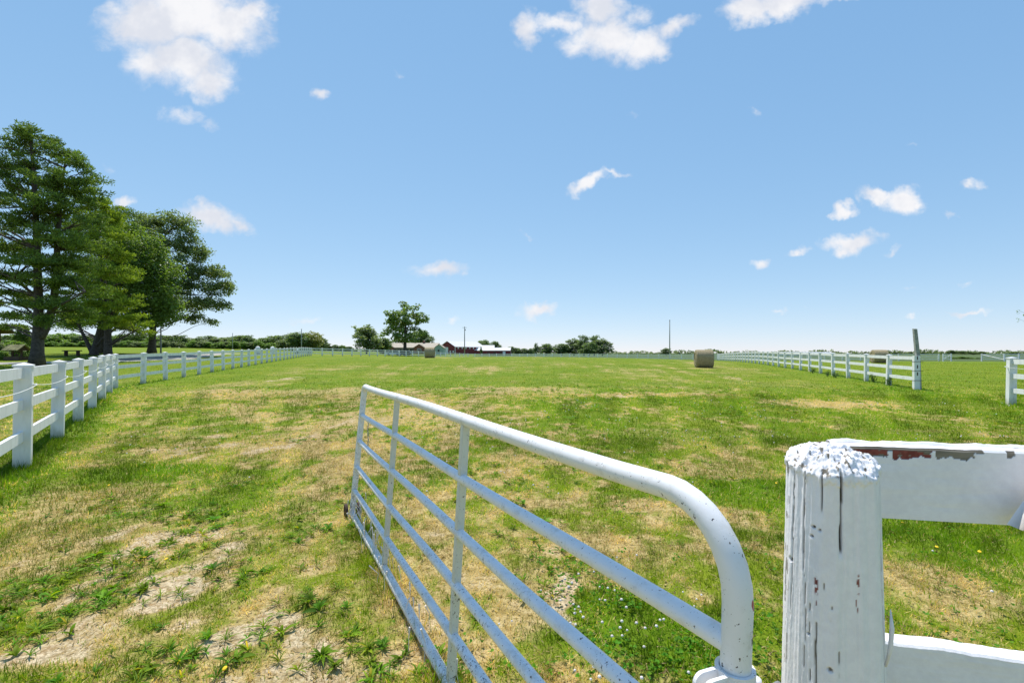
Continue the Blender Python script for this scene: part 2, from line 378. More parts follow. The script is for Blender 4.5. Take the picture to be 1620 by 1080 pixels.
# gate paint: brushed white enamel over steel with chips
def chippy(name, base=(.80, .80, .82), amt=0.0, red=False):
    m, t = mat(name); o = t.new('ShaderNodeTexCoord').outputs['Object']
    sp = t.new('ShaderNodeSeparateXYZ', i_0=o)
    big = t.noise(o, 6.0, 3.0, .6); sm = t.noise(t.scaled(o, (1, 1, .8)), 95.0, 4.0, .7); fine = t.noise(o, 260.0, 2.0, .5)
    low = t.ramp(sp.outputs[2], 1.1, 0.0, 0, .06, smooth=False)
    k = t.math('ADD', t.math('ADD', sm, t.math('MULTIPLY_ADD', big, .22, -.11)), t.math('ADD', low, amt))
    chip = t.ramp(k, .652, .67)
    chip2 = t.ramp(t.math('ADD', fine, low), .735, .75)
    grime = t.ramp(t.math('ADD', t.noise(o, 18, 5, .7), low), .5, .72, 0, .7)
    c = t.mix(grime, base, (.58, .55, .50)); c = t.mix(t.ramp(t.math('ADD', t.noise(o, 33, 6, .75), low), .66, .74, 0, .75), c, (.33, .27, .20))
    c = t.mix(t.math('MAXIMUM', chip, chip2), c, t.mix(t.ramp(fine, .4, .6), (.035, .03, .03), (.14, .10, .08)))
    h = t.math('SUBTRACT', t.math('MULTIPLY', t.noise(o, 45, 4, .6), .5), chip)
    finish(t, c, .38, bump=h, bstr=.35, bdist=.002, spec=.5); return m, t, o, c
MGATE, *_ = chippy('gate_paint')
MSTAY, *_ = chippy('stay_paint', (.66, .66, .60), -.012)
MGATE2, t, o, c = chippy('gate_end_paint', (.80, .79, .79), .0)
# wear on the hinge upright: red under-paint and bare steel where it rubs
def spot(t, o, c, ctr, sc3, col, thr=.55, scale=90):
    mp = t.new('ShaderNodeMapping', vector_type='TEXTURE', i_0=o); mp.inputs['Location'].default_value = ctr; mp.inputs['Scale'].default_value = sc3
    ln = t.vmath('LENGTH', mp.outputs[0], out=1)
    e = t.math('ADD', t.math('SUBTRACT', 1.0, ln), t.math('MULTIPLY_ADD', t.noise(o, scale, 4, .7), 1.6, -.8))
    return t.mix(t.ramp(e, thr-.1, thr), c, col)
pr = [n for n in t.n if n.type == 'BSDF_PRINCIPLED'][0]
GN = Vector((.4125, .82, 0)); 
c = spot(t, o, c, (.425, .797, 1.055), (.006, .02, .016), (.35, .035, .03), .35, 60)
c = spot(t, o, c, (.428, .797, .99), (.012, .03, .045), (.05, .04, .035), .55)
c = spot(t, o, c, (.44, .80, 1.16), (.012, .03, .03), (.09, .085, .08), .62)
t.put(pr.inputs['Base Color'], c)
MSTEEL = simple('galvanised_steel', (.32, .33, .34), .45, .25, 30, .6)
MRUST = simple('rusty_iron', (.09, .06, .045), .85, .4, 60, .2)

# weathered painted timber: peeled paint shows red and grey wood
def timber(name, axis):
    m, t = mat(name); o = t.new('ShaderNodeTexCoord').outputs['Object']
    sq = {'Z': (14, 14, .8), 'X': (.9, 14, 16)}[axis]
    g = t.noise(t.scaled(o, sq), 4.0, 6.0, .65); g2 = t.noise(t.scaled(o, sq), 11.0, 3.0, .6)
    sm = t.noise(o, 60, 4, .65); big = t.noise(o, 7, 3, .6)
    at = t.new('ShaderNodeAttribute', attribute_name='tone'); s = t.new('ShaderNodeSeparateColor', i_0=at.outputs['Color'])
    crk = t.ramp(t.math('ADD', g2, t.math('MULTIPLY', t.ramp(big, .45, .7), .08)), .83, .86)
    c = t.mix(t.ramp(sm, .3, .7), (.80, .78, .80), (.86, .845, .855)); c = t.mix(t.ramp(big, .45, .75, 0, .3), c, (.64, .64, .68))
    raw = t.mix(t.ramp(g, .35, .65), (.10, .085, .06), (.26, .23, .18))
    redp = t.mix(t.ramp(sm, .35, .65), (.16, .03, .022), (.26, .06, .045))
    c = t.mix(crk, c, raw)
    c = t.mix(s.outputs[0], raw, c)            # r = 1 painted
    c = t.mix(s.outputs[1], c, redp)           # g = red coat
    h = t.math('ADD', t.math('MULTIPLY', g, .6), t.math('SUBTRACT', t.math('MULTIPLY', sm, .5), crk))
    finish(t, c, .6, bump=h, bstr=.5, bdist=.0025, spec=.35); return m
MTIMZ = timber('painted_timber_post', 'Z'); MTIMX = timber('painted_timber_board', 'X')
MGREYW = simple('grey_timber', (.30, .31, .29), .85, .3, 12)

# ------------------------------------------------------------------ ground sheet, driveway
def span(a, b, s): return np.arange(a, b, s)
far_p = np.array([105, 112, 122, 136, 155, 180, 210, 250, 300, 380, 480, 620, 850, 1200, 1800, 2700, 4200])
xs = np.concatenate([-far_p[::-1], span(-100, -60, 2), span(-60, -14, .6), span(-14, -5, .18), span(-5, 5, .06), span(5, 14, .18), span(14, 60, .6), span(60, 101, 2), far_p])
ys = np.concatenate([-far_p[::-1], span(-100, -20, 4), span(-20, 0, 1.0), span(0, 1.8, .3), span(1.8, 6, .06), span(6, 14, .15), span(14, 40, .4), span(40, 100, .8), span(100, 200, 3), [205, 215, 230, 250, 280, 320, 380, 480, 620, 850, 1200, 1800, 2700, 4200]])
gx, gy = np.meshgrid(xs, ys); gz = hgt(gx, gy)
Vg = np.stack([gx.ravel(), gy.ravel(), gz.ravel()], 1); nx, ny = len(xs), len(ys)
i = np.arange(nx*ny).reshape(ny, nx); Fg = np.stack([i[:-1, :-1].ravel(), i[:-1, 1:].ravel(), i[1:, 1:].ravel(), i[1:, :-1].ravel()], 1)
dm, bm_, lm = masks(Vg[:, 0], Vg[:, 1])
crop = ((Vg[:, 0]-B_[0])*.51+(Vg[:, 1]-B_[1])*.86 > 2.5) & (Vg[:, 0] > -14); dm = np.where(crop, 0, dm); lm = np.where(crop, 2.0, lm)
tag(link('ground', mesh_np('ground', Vg, Fg, MG, True, np.stack([dm, bm_, lm], 1))), kind='structure')

MROAD, t = mat('gravel'); pos = t.new('ShaderNodeNewGeometry').outputs['Position']
n = t.noise(pos, 1.2, 6, .65); n2 = t.noise(pos, 40, 3, .6)
finish(t, t.mix(t.ramp(n2, .3, .7), t.mix(t.ramp(n, .35, .65), (.34, .32, .29), (.44, .42, .38)), (.28, .26, .23)), .95, bump=n2, bstr=.4, bdist=.01)
def strip(name, pts, wd, m):
    pts = np.array(pts, float); d = np.r_[0, np.cumsum(np.linalg.norm(np.diff(pts, axis=0), axis=1))]
    s = np.arange(0, d[-1], .8); P = np.stack([np.interp(s, d, pts[:, 0]), np.interp(s, d, pts[:, 1])], 1)
    for _ in range(12): P[1:-1] = (P[:-2]+P[1:-1]*2+P[2:])/4
    tn = np.gradient(P, axis=0); tn /= np.linalg.norm(tn, axis=1)[:, None]; nn = np.stack([-tn[:, 1], tn[:, 0]], 1)
    q = np.linspace(-1, 1, 9); wob_ = (vnoise(s*.4, s*0, 3)-.5)*.5
    X = P[:, None, :] + nn[:, None, :]*(q[None, :, None]*(wd/2+wob_[:, None, None]*np.abs(q)[None, :, None]))
    z = hgt(X[..., 0], X[..., 1])+.03 - .03*(np.abs(q)[None, :] > .95)
    V = np.concatenate([X, z[..., None]], 2).reshape(-1, 3); k = np.arange(len(P)*9).reshape(len(P), 9)
    F = np.stack([k[:-1, :-1].ravel(), k[:-1, 1:].ravel(), k[1:, 1:].ravel(), k[1:, :-1].ravel()], 1)
    return tag(link(name, mesh_np(name, V, F, m, True)), kind='structure')
strip('driveway', [(-58, 96), (-49, 76), (-41.5, 60), (-38, 50), (-38, 43), (-43, 38), (-55, 35), (-80, 34)], 5.0, MROAD)
strip('patio', [(-66, 41), (-56, 40.5), (-50.5, 41)], 5.0, MROAD)

# ------------------------------------------------------------------ grass (nobody could count it)
def turf_colour(dry, lush, n, r):
    g1 = np.array((.115, .20, .007)); g2 = np.array((.22, .305, .012)); g3 = np.array((.062, .17, .006)); st1 = np.array((.66, .50, .23)); st2 = np.array((.40, .26, .09))
    c = g1 + (g2-g1)*n[:, None]; c = c + (g3-c)*(lush*r)[:, None]*.7
    isd = (rng.random(len(r)) < np.clip(dry*1.15-.08, .04, .95))[:, None]
    s = st2 + (st1-st2)*r[:, None]
    return np.where(isd, s, c)*(.8+.4*rng.random(len(r)))[:, None], isd[:, 0]
Vl, Cl = [], []
def blades(n, y0, y1, hh, ww, side=1.2, fade=None):
    y = np.sqrt(rng.uniform(y0*y0, y1*y1, n)); x = rng.uniform(-1, 1, n)*(side*y+.4)
    d, b, l = masks(x, y)
    clump = fbm(x*6, y*6, 71, 3)
    fk = 1.0 if fade is None else 1-sstep(y, *fade)
    keep = rng.random(n) < fk*np.clip(1-1.15*b+.5*(vnoise(x*14, y*14, 8)-.5), 0.04, 1)*np.clip(.55+1.2*(clump-.35), .25, 1)
    x, y, d, b, l, clump = [q[keep] for q in (x, y, d, b, l, clump)]; n = len(x)
    r = rng.random(n); sc_ = np.clip(10/(y+2), .5, 4); tuft = fbm(x*4*sc_/1.5, y*4*sc_/1.5, 15, 2)
    col, isd = turf_colour(np.clip(d+.7*(tuft-.5), 0, 1), l, vnoise(x*3, y*3, 5), r); col = col*(.64+.8*sstep(tuft, .25, .75))[:, None]
    fd = fence_near(x, y); tall = 1+.8*(1-sstep(fd, .06, .2)) + .6*(r > .985)
    gd = seg_dist(x, y, np.array((-1.46, 4.2)), np.array((-.2, 1.9))); tall = tall*(1+1.1*(1-sstep(gd, .06, .16)))
    L = hh*(.5+.8*rng.random(n))*tall*(.75+.6*clump)*(1-.25*d+.25*l)
    az = rng.uniform(0, 2*np.pi, n); lean = np.where(isd, rng.uniform(.5, 1.35, n), rng.uniform(.15, .95, n))
    fx = az + np.pi/2 + rng.normal(0, .5, n); wd = ww*(.6+.8*rng.random(n))*np.where(l > .6, 1.3, 1)
    z = hgt(x, y)
    p = np.stack([x, y, z-.004], 1); side_ = np.stack([np.cos(fx), np.sin(fx), 0*x], 1)*wd[:, None]/2
    dirh = np.stack([np.cos(az)*np.sin(lean), np.sin(az)*np.sin(lean), np.cos(lean)], 1)
    tip = p + dirh*L[:, None]
    Vl.append(np.stack([p-side_, p+side_, tip], 1).reshape(-1, 3)); Cl.append(np.repeat(col, 3, axis=0))
blades(30000, 1.2, 2.2, .045, .005)
blades(150000, 2.0, 4.0, .045, .0042)
blades(230000, 4.0, 8.0, .05, .0065)
blades(230000, 8.0, 16.0, .055, .011)
blades(330000, 16.0, 75.0, .055, .024, 1.15, (17, 70))
blades(90000, 14.0, 26.0, .055, .018, 1.15, (14, 26))
n = 90000; y = np.sqrt(rng.uniform(1.5**2, 9**2, n)); x = rng.uniform(-1.15, 1.15, n)*y
d, b, l = masks(x, y); kp = rng.random(n) < np.clip(.25+.8*d-.35*b, 0.06, 1); x, y, b = x[kp], y[kp], b[kp]; n = len(x)
az = rng.uniform(0, 6.283, n); L = rng.uniform(.012, .045, n); wd = rng.uniform(.0012, .003, n)*(1+.25*y); z = hgt(x, y)+rng.uniform(.001, .012, n)
c_, s_ = np.cos(az), np.sin(az)
p = np.stack([x, y, z], 1); sd = np.stack([-s_, c_, 0*x], 1)*wd[:, None]; tp = p+np.stack([c_*L, s_*L, rng.normal(0, .006, n)], 1)
Vl.append(np.stack([p-sd, p+sd, tp], 1).reshape(-1, 3)); Cl.append(np.repeat(np.array((.42, .32, .16))*rng.uniform(.4, 1.5, n)[:, None], 3, axis=0))
Vb = np.concatenate(Vl); Fb = np.arange(len(Vb)).reshape(-1, 3)
tag(link('grass', mesh_np('grass', Vb, Fb, MGRASS, False, np.concatenate(Cl))), 'short patchy meadow grass, green and straw coloured, covering the paddock', 'grass', kind='stuff')
del Vb, Fb, Vl, Cl

# (weeds follow)
# broadleaf weeds: rosettes of strap leaves
wv, wq, wc, wn = [], [], [], 0
def rosette(x, y, z, R_, n, col, wr0=None):
    global wn
    wr = (.10, .17) if rng.random() < .6 else (.2, .3)
    if rng.random() < .25: R_ *= 1.15; n = int(n*1.7); wr = (.05, .09)
    if wr0: wr = wr0; n = 3
    col = np.array(col)*np.array((rng.uniform(.8, 1.6), 1, rng.uniform(.6, 1.5)))
    for k in range(n):
        az = rng.uniform(0, 6.283); L = R_*rng.uniform(.6, 1.15); W = L*rng.uniform(*wr); el = rng.uniform(.35, 1.35)
        t_ = np.linspace(0, 1, 5); d = np.array((math.cos(az), math.sin(az))); sd = np.array((-d[1], d[0]))
        hor = L*(t_*math.cos(el)+.25*t_**2); ver = L*(t_*math.sin(el) - .55*t_**2*math.sin(el)) + .004
        wdt = W*np.array((.25, .8, 1.0, .7, .03)); tw = rng.uniform(-.3, .3)
        cx = x+d[0]*hor; cy = y+d[1]*hor
        Vv = np.stack([np.stack([cx+sd[0]*wdt/2*s_, cy+sd[1]*wdt/2*s_, z+ver+s_*wdt*tw+abs(s_)*wdt*.22], 1) for s_ in (-1, 0, 1)], 1).reshape(-1, 3)
        q = [(r_*3+c_, r_*3+c_+1, r_*3+c_+4, r_*3+c_+3) for r_ in range(4) for c_ in range(2)]
        wv.append(Vv); wq.append(np.array(q)+wn); wn += len(Vv)
        wc.append(np.broadcast_to(np.array(col)*rng.uniform(.6, 1.45)*(np.array((2.4, 1.3, 1)) if rng.random() < .06 else 1), Vv.shape))
BW = [((-20,960),(130,905),.16,26),((130,905),(300,860),.13,22),((300,850),(370,790),.14,26),((140,795),(200,800),.12,8),((0,1010),(120,965),.16,26),((120,960),(230,925),.14,20),((230,900),(330,870),.1,10),
      ((170,800),(330,830),.13,18),((330,905),(420,930),.1,14),((280,1060),(400,1040),.13,16),((430,870),(560,830),.11,18),((370,770),(470,765),.14,16),((500,940),(560,1000),.11,12),((430,700),(560,690),.2,22),((620,690),(760,740),.22,30),
      ((700,730),(860,790),.2,26),((800,850),(900,890),.12,8),((560,800),(560,760),.1,10),((520,1040),(640,1060),.1,16),((330,1060),(200,1075),.12,10),((680,1060),(720,1075),.05,6),((60,640),(280,690),.45,26),((240,650),(560,655),.5,40),((1100,650),(1350,670),.6,22),((700,690),(1000,700),.6,40),((900,740),(1100,760),.3,14)]
GRC = (.105, .225, .012)
for (a, b, sp_, n) in BW:
    xa, ya = pw(*a); xb, yb = pw(*b)
    for k in range(int(n*1.6)):
        f = rng.random(); x = xa+(xb-xa)*f+rng.normal(0, sp_); y = ya+(yb-ya)*f+rng.normal(0, sp_)
        if y < 1.9: continue
        rosette(x, y, h1(x, y), rng.uniform(.035, .085), rng.integers(8, 15), np.array(GRC)*(.8+.6*rng.random()))
n = 9000; y = np.sqrt(rng.uniform(4, 19**2, n)); x = rng.uniform(-1, 1, n)*1.15*y
cl = .6*fbm(x*.8, y*.5, 91, 3)+.4*fbm(x*3, y*2, 92, 2); dd, bb, ll = masks(x, y)
for xx, yy_, zz, ok in zip(x, y, hgt(x, y), (cl > .52) & (bb < .8)):
    if ok: rosette(xx, yy_, zz, rng.uniform(.03, .065)*(1+.07*yy_), rng.integers(4, 8), np.array(GRC)*(.8+.6*rng.random()))
for k in range(2200):
    if k < 1300: x, y = rng.normal(.75, .45), rng.uniform(2.05, 3.4)
    else: y = rng.uniform(2.2, 6); x = rng.uniform(.2, 1.1)*y
    if fbm(x*2, y*2, 65, 3) < .42: continue
    rosette(x, y, h1(x, y)+rng.uniform(.015, .04), rng.uniform(.014, .022), 3, (.085, .24, .012), (.7, .95))
tag(link('weeds', mesh_np('weeds', np.concatenate(wv), np.concatenate(wq), MGRASS, True, np.concatenate(wc))), 'dark green broadleaf weeds in clumps through the worn grass', 'weeds', kind='stuff')
# clover heads
fl = MB(); n = 600; y = np.sqrt(rng.uniform(4, 14**2, n)); x = rng.uniform(-.2, 1.12, n)*y
cl = fbm(x*1.0, y*1.0, 55, 3)
xa = np.r_[x[cl > .55], rng.normal(.55, .35, 60), rng.normal(-5.5, 1.2, 30)]; ya = np.r_[y[cl > .55], rng.normal(2.6, .3, 60), rng.normal(7.2, .8, 30)]
for xx, yy_, zz in zip(xa, ya, hgt(xa, ya)):
    if yy_ < 2: continue
    r_ = rng.uniform(.005, .0085)*(1+.05*yy_); ht = rng.uniform(.04, .075)
    ang = np.arange(6)*np.pi/3
    V = np.concatenate([[(0, 0, -r_*.7)], np.stack([np.cos(ang)*r_, np.sin(ang)*r_, 0*ang-.1*r_], 1), np.stack([np.cos(ang+.5)*r_*.7, np.sin(ang+.5)*r_*.7, 0*ang+.6*r_], 1), [(0, 0, r_)]])
    j = np.arange(6); k = (j+1) % 6
    Tt = np.concatenate([np.stack([0*j, 1+k, 1+j], 1), np.stack([1+j, 1+k, 7+j], 1), np.stack([1+k, 7+k, 7+j], 1), np.stack([7+j, 7+k, 0*j+13], 1)])
    fl.add(V+np.array((xx, yy_, zz+ht)), None, Tt)
for k in range(60):
    f = rng.random()**1.3; xx = -1.46+1.3*f+rng.normal(-.03, .04); yy_ = 4.25-2.4*f+rng.normal(0, .05); ht = rng.uniform(.10, .2); zz = h1(xx, yy_)
    fl.tube([(xx, yy_, zz), (xx+rng.normal(0, .01), yy_, zz+ht*.6), (xx+rng.normal(0, .02), yy_+rng.normal(0, .01), zz+ht)], [.0014, .0014, .005], 4)
tag(fl.build('clover_flowers', MPETAL), 'small white clover flower heads scattered through the grass', 'clover', kind='stuff')
# dandelions
dm_ = MB(); dm_.lathe([(.001, -.004), (.008, -.002), (.016, .003), (.014, .007), (.006, .008), (.0005, .0085)], seg=14)
dme = dm_.mesh('flower_head', MDAND, True); stm = MB().tube([(0, 0, 0), (.004, 0, .03), (.002, .003, .062)], [.0022, .0018, .0016], 6).mesh('stem', MGRASS)
for px, py in [(1550,879),(1482,874),(1428,834),(355,1074),(228,895),(262,898),(172,774),(1228,770)]:
    x, y = pw(px, py); e = empty('dandelion', (x, y, h1(x, y)), 'small yellow dandelion flower standing in the lawn', 'dandelion', 'dandelions in the grass')
    link('flower_head', dme, e, (.002, .003, .066), (R(rng.uniform(-25, 25)), R(rng.uniform(-25, 25)), 0)); e.scale = (.75, .75, .7); link('stem', stm, e)

# ------------------------------------------------------------------ white board fences
def cap_mb(mb=None, z0=0.0, s=.094):
    mb = mb or MB()
    mb.box((0, 0, z0+.012), (2*s, 2*s, .024))
    mb.add([(-s+.008, -s+.008, z0+.024), (s-.008, -s+.008, z0+.024), (s-.008, s-.008, z0+.024), (-s+.008, s-.008, z0+.024), (0, 0, z0+.052)], None, [(0, 1, 4), (1, 2, 4), (2, 3, 4), (3, 0, 4)])
    return mb
def bevel_box(d, b):
    x, y, z = [k/2 for k in d]
    V = []; 
    for zz in (-z, z):
        for (px, py) in ((-x+b, -y), (x-b, -y), (x, -y+b), (x, y-b), (x-b, y), (-x+b, y), (-x, y-b), (-x, -y+b)): V.append((px, py, zz))
    Q = [(k, (k+1) % 8, 8+(k+1) % 8, 8+k) for k in range(8)]
    Tt = [(0, k+1, k) for k in range(1, 7)] + [(8, 8+k, 8+k+1) for k in range(1, 7)]
    return V, Q, Tt
PW = .165
_mb = MB(); V, Q, Tt = bevel_box((PW, PW, 1.44), .008); _mb.add(np.array(V)+np.array((0, 0, .60)), Q, Tt); ME_POST = _mb.mesh('post', MVP)
ME_CAP = cap_mb().mesh('post_cap', MV)
_mb = MB(); _mb.box((0, 0, .60), (PW, PW, 1.44)); cap_mb(_mb, 1.32); ME_POSTF = _mb.mesh('post_with_cap', MVP)
_mb = MB(); _mb.box((.5, 0, 0), (1, .046, .132)); ME_RAIL = _mb.mesh('rail', MV)
ME_INS = MB().lathe([(.001, 0), (.018, .002), (.018, .02), (.010, .026), (.010, .034), (.016, .038), (.012, .05), (.001, .052)], seg=10, axis='X').mesh('insulator', MV)
RZ = (1.236, .828, .417)
def fence(label, pts, n, group=None, caps=False, first=0, wire=0, twist=0, drop_last=False, rz=RZ, hs=1.0, name='board_fence', skip_first=False):
    pts = [np.array(p, float) for p in pts]
    P = [pts[0]+(pts[1]-pts[0])*k/n for k in range(n+1)]
    Z = [h1(*p) for p in P]
    root = empty(name, (P[0][0], P[0][1], Z[0]), label, 'fence', group)
    o0 = np.array((P[0][0], P[0][1], Z[0]))
    d = pts[1]-pts[0]; ang = math.atan2(d[1], d[0])
    for k, (p, z) in enumerate(zip(P, Z)):
        if (k == n and drop_last) or (k == 0 and skip_first): continue
        jit = (rng.random(3)-.5)
        q = link('post', ME_POST if caps else ME_POSTF, root, Vector((p[0], p[1], z))-Vector(o0), (jit[0]*.05, jit[1]*.05, ang+jit[2]*.12), (1, 1, hs))
        if caps: link('post_cap', ME_CAP, q, (0, 0, 1.32))
    for k in range(n):
        a, b = P[k], P[k+1]; L = np.linalg.norm(b-a); dz = Z[k+1]-Z[k]
        for rz_ in rz:
            link('rail', ME_RAIL, root, Vector((a[0], a[1], Z[k]+rz_*hs))-Vector(o0), (0, -math.atan2(dz, L), ang), (math.hypot(L, dz), 1, 1))
    if wire:
        nrm = np.array((d[1], -d[0]))/np.linalg.norm(d)
        W = []
        for k in range(wire+1):
            p = P[k]+nrm*(PW/2+.055); W.append(np.array((p[0], p[1], Z[k]+1.083+.02*(rng.random()-.5))))
            q = P[k]+nrm*(PW/2)
            link('insulator', ME_INS, root, Vector((q[0], q[1], W[-1][2]))-Vector(o0), (0, 0, math.atan2(nrm[1], nrm[0])))
        pts_ = []
        for k in range(wire):
            for f in np.linspace(0, 1, 8, endpoint=False): pts_.append(W[k]*(1-f)+W[k+1]*f - np.array((0, 0, .045*4*f*(1-f))))
        pts_.append(W[-1])
        MB().tube(np.array(pts_)-o0, .004, 5).build('fence_rope', MV, root)
    return root
dn = (P7-P0)/6
fence('near left white three-rail fence with a rope along it, up to the corner post', (P0-2*dn, P7), 8, caps=True, wire=8)
fence('long white three-rail fence running from the left corner post back along the driveway', (P7, A_), 27, caps=True, wire=7, skip_first=True, drop_last=False)
fence('white fence across the back of the paddock, in front of the brick house', (A_, B_), 23, skip_first=True)
fence('white fence across the back of the paddock, in front of the far tree clumps', (B_, C_), 27, skip_first=True)
fence('white three-rail fence along the right of the paddock, ending at the tall grey timber', (D_, C_), 34, caps=True, skip_first=True, drop_last=True)
gd_ = (G_-C_)/np.linalg.norm(G_-C_)
fence('white three-rail fence starting past the gap at the right edge', (G_, G_+gd_*9.6), 4, caps=True, wire=4)
fence('distant white fence seen through the right-hand fence, crossing the second field', ((46.5, 92), (75, 80)), 11, name='board_fence')
fence('distant white fence at far right beyond the open field gateway', ((85.5, 79.0), (108, 79)), 9)

# far field gates, one each side of the distant gateway
def field_gate(a, b, label, brace):
    za, zb = h1(*a), h1(*b); root = empty('field_gate', (a[0], a[1], za), label, 'gate', 'wooden gates of the distant gateway')
    A3 = np.array((0, 0, 0)); D3 = np.array((b[0]-a[0], b[1]-a[1], zb-za)); ang = math.atan2(D3[1], D3[0]); L = np.linalg.norm(D3[:2])
    for k in (0, 1):
        mb = MB(); mb.box(A3+D3*k+np.array((0, 0, .68)), (.14, .14, 1.36)); cap_mb(MB()); mb.build('post', MV, root)
    for zr in (1.2, .8, .4):
        mb = MB(); mb.box((L/2, 0, zr), (L, .05, .13)); mb.build('rail', MV, root, rot=(0, 0, ang))
    for (z0, z1) in brace:
        mb = MB(); mb.tube([(0.05, .045, z0), (L-.05, .045, z1)], .045, 4); mb.build('brace', MV, root, rot=(0, 0, ang))
    return root
field_gate((75.6, 79.8), (77.4, 80.2), 'short white gate with crossed braces ending the distant fence left of the gateway', ((.35, 1.2), (1.2, .35)))
field_gate((85.0, 78.6), (84.1, 81.5), 'white slanted gate standing ajar at the distant gateway, right side', ((.35, 1.2),))

# tall leaning end post
x, y = D_; z = h1(x, y); ang = math.atan2(*(C_-D_)[::-1])
root = empty('end_post', (x, y, z), 'tall grey leaning timber strapped to the last white post of the right-hand fence', 'post', rz=ang)
mb = MB(); Mx = np.array(Matrix.Rotation(ang*-1, 3, 'Z'))
V, Q, Tt = bevel_box((.19, .19, 1.45), .008); mb.add(np.array(V)+np.array((0, 0, .60)), Q, Tt); mb.build('post', MV, root)
tv = []
for zz, off, ww in ((-.05, 0, .085), (1.0, .02, .08), (1.36, .035, .078), (2.38, .10, .07)):
    off3 = Mx @ np.array((-off*1.55, 0, 0)) + np.array((.055, -.10, 0))
    tv += [(sx*ww+off3[0], sy*ww*.75+off3[1], zz+(.02 if (zz > 2 and sx > 0) else 0)) for sx, sy in ((-1, -1), (1, -1), (1, 1), (-1, 1))]
q = [(r_*4+k, r_*4+(k+1) % 4, r_*4+4+(k+1) % 4, r_*4+4+k) for r_ in range(3) for k in range(4)] + [(12, 13, 14, 15)]
mb = MB().add(tv, q); mb.build('timber', MGREYW, root)
for zz in (.36, .74, 1.10):
    mb = MB(); mb.tube([(-.104, -.18, zz), (.13, -.18, zz), (.13, .104, zz), (-.104, .104, zz)], .009, 6, closed=True); mb.build('strap', MRUST, root)
for zz in (.62, .9, 1.24): MB().box((-.0965, .0, zz), (.006, .035, .13)).build('slot', MRUST, root)

# ------------------------------------------------------------------ foreground tube gate
ROOTG = empty('tube_gate', (.4125, .82, 0), 'open white tubular steel farm gate with chipped paint, swinging into the paddock', 'gate')
g0 = Vector(ROOTG.location)
NE_t = np.array((.4125, .82, 1.216)); FE_t = np.array((-1.36, 4.2, 1.187))
NE_b = np.array((.372, .82, .06)); FE_b = np.array((-1.475, 4.2, .02))
def gp(s, q):           # s along the gate (0 hinge, 1 latch), q down (0 top, 1 bottom)
    top = NE_t*(1-s)+FE_t*s; bot = NE_b*(1-s)+FE_b*s
    return top*(1-q)+bot*q
# outer frame: one bent loop
def arc(s0, q0, s1, q1, rs, rq, n=9):
    """corner at (s0,q0)... handled through quadratic blend"""
    return
LEN = np.linalg.norm(FE_t-NE_t); HT = 1.16
def loop():
    r = .17; rs, rq = r/LEN, r/HT; rs2, rq2 = .055/LEN, .055/HT
    P = []
    def corner(cs, cq, ds, dq, a0, rs, rq):
        for k in range(9):
            a = math.pi/2*k/8
            # from direction a0 to next
            if a0 == 0: s, q = cs+ds*(1-math.cos(a)), cq+dq*(1-math.sin(a))
            else: s, q = cs+ds*(1-math.sin(a)), cq+dq*(1-math.cos(a))
            P.append(gp(s, q))
    corner(0, 0, rs, rq, 0, rs, rq)                        # hinge top: rises then turns along the top
    for s in np.linspace(rs, 1-rs2, 24)[1:-1]: P.append(gp(s, .004*math.sin(s*9)))
    corner(1, 0, -rs2, rq2, 1, rs2, rq2)
    for q in np.linspace(rq2, 1-rq2, 8)[1:-1]: P.append(gp(1, q))
    corner(1, 1, -rs2, -rq2, 0, rs2, rq2)
    for s in np.linspace(1-rs2, rs2, 24)[1:-1]: P.append(gp(s, 1+.006*math.sin(s*7)))
    corner(0, 1, rs2, -rq2, 1, rs2, rq2)
    for q in np.linspace(1-rq2, rq, 10)[1:-1]: P.append(gp(0, q))
    return np.array(P)
LP = loop()
# smooth densify
mb = MB(); mb.tube(LP, .0262, 28, closed=True)
fr = mb.build('frame', MGATE2, ROOTG, loc=-g0, smooth=True)
qs_f = (.0, .224, .431, .636, .822, 1); qs_n = (0, .214, .42, .62, .815, 1)
for k in range(1, 5):
    a = gp(0, qs_n[k]); b = gp(1, qs_f[k]); ss = np.linspace(0, 1, 26)[:, None]
    P = a*(1-ss)+b*ss; P[:, 2] += .004*np.sin(ss[:, 0]*11+k)
    MB().tube(P, .0212, 22, caps=False).build('rail', MGATE, ROOTG, loc=-g0, smooth=True)
gd = (FE_t-NE_t); gd /= np.linalg.norm(gd); gn = np.array((-gd[1], gd[0], 0)); gn /= np.linalg.norm(gn)
for s_ in (.348, .672):
    tp = gp(s_, .018); bt = gp(s_, .985); ax = tp-bt; L = np.linalg.norm(ax); ax /= L
    # folded channel: web across the gate, two flanges
    mb = MB(); c0 = (tp+bt)/2
    nn = gn - ax*gn.dot(ax); nn /= np.linalg.norm(nn); gg = np.cross(nn, ax)
    M = np.stack([gg, nn, ax], 1)
    mb.box(c0-gg*.016, (.004, .031, L), M); mb.box(c0+nn*.014, (.030, .003, L-.002), M); mb.box(c0-nn*.014, (.030, .003, L-.002), M)
    mb.build('stay', MSTAY, ROOTG, loc=-g0)
# weld collars where rails meet the latch upright
for k in range(1, 5):
    b = gp(.994, qs_f[k]); MB().tube([b-gd*.022, b], [.0225, .026], 16).build('weld', MSTAY, ROOTG, loc=-g0, smooth=True)
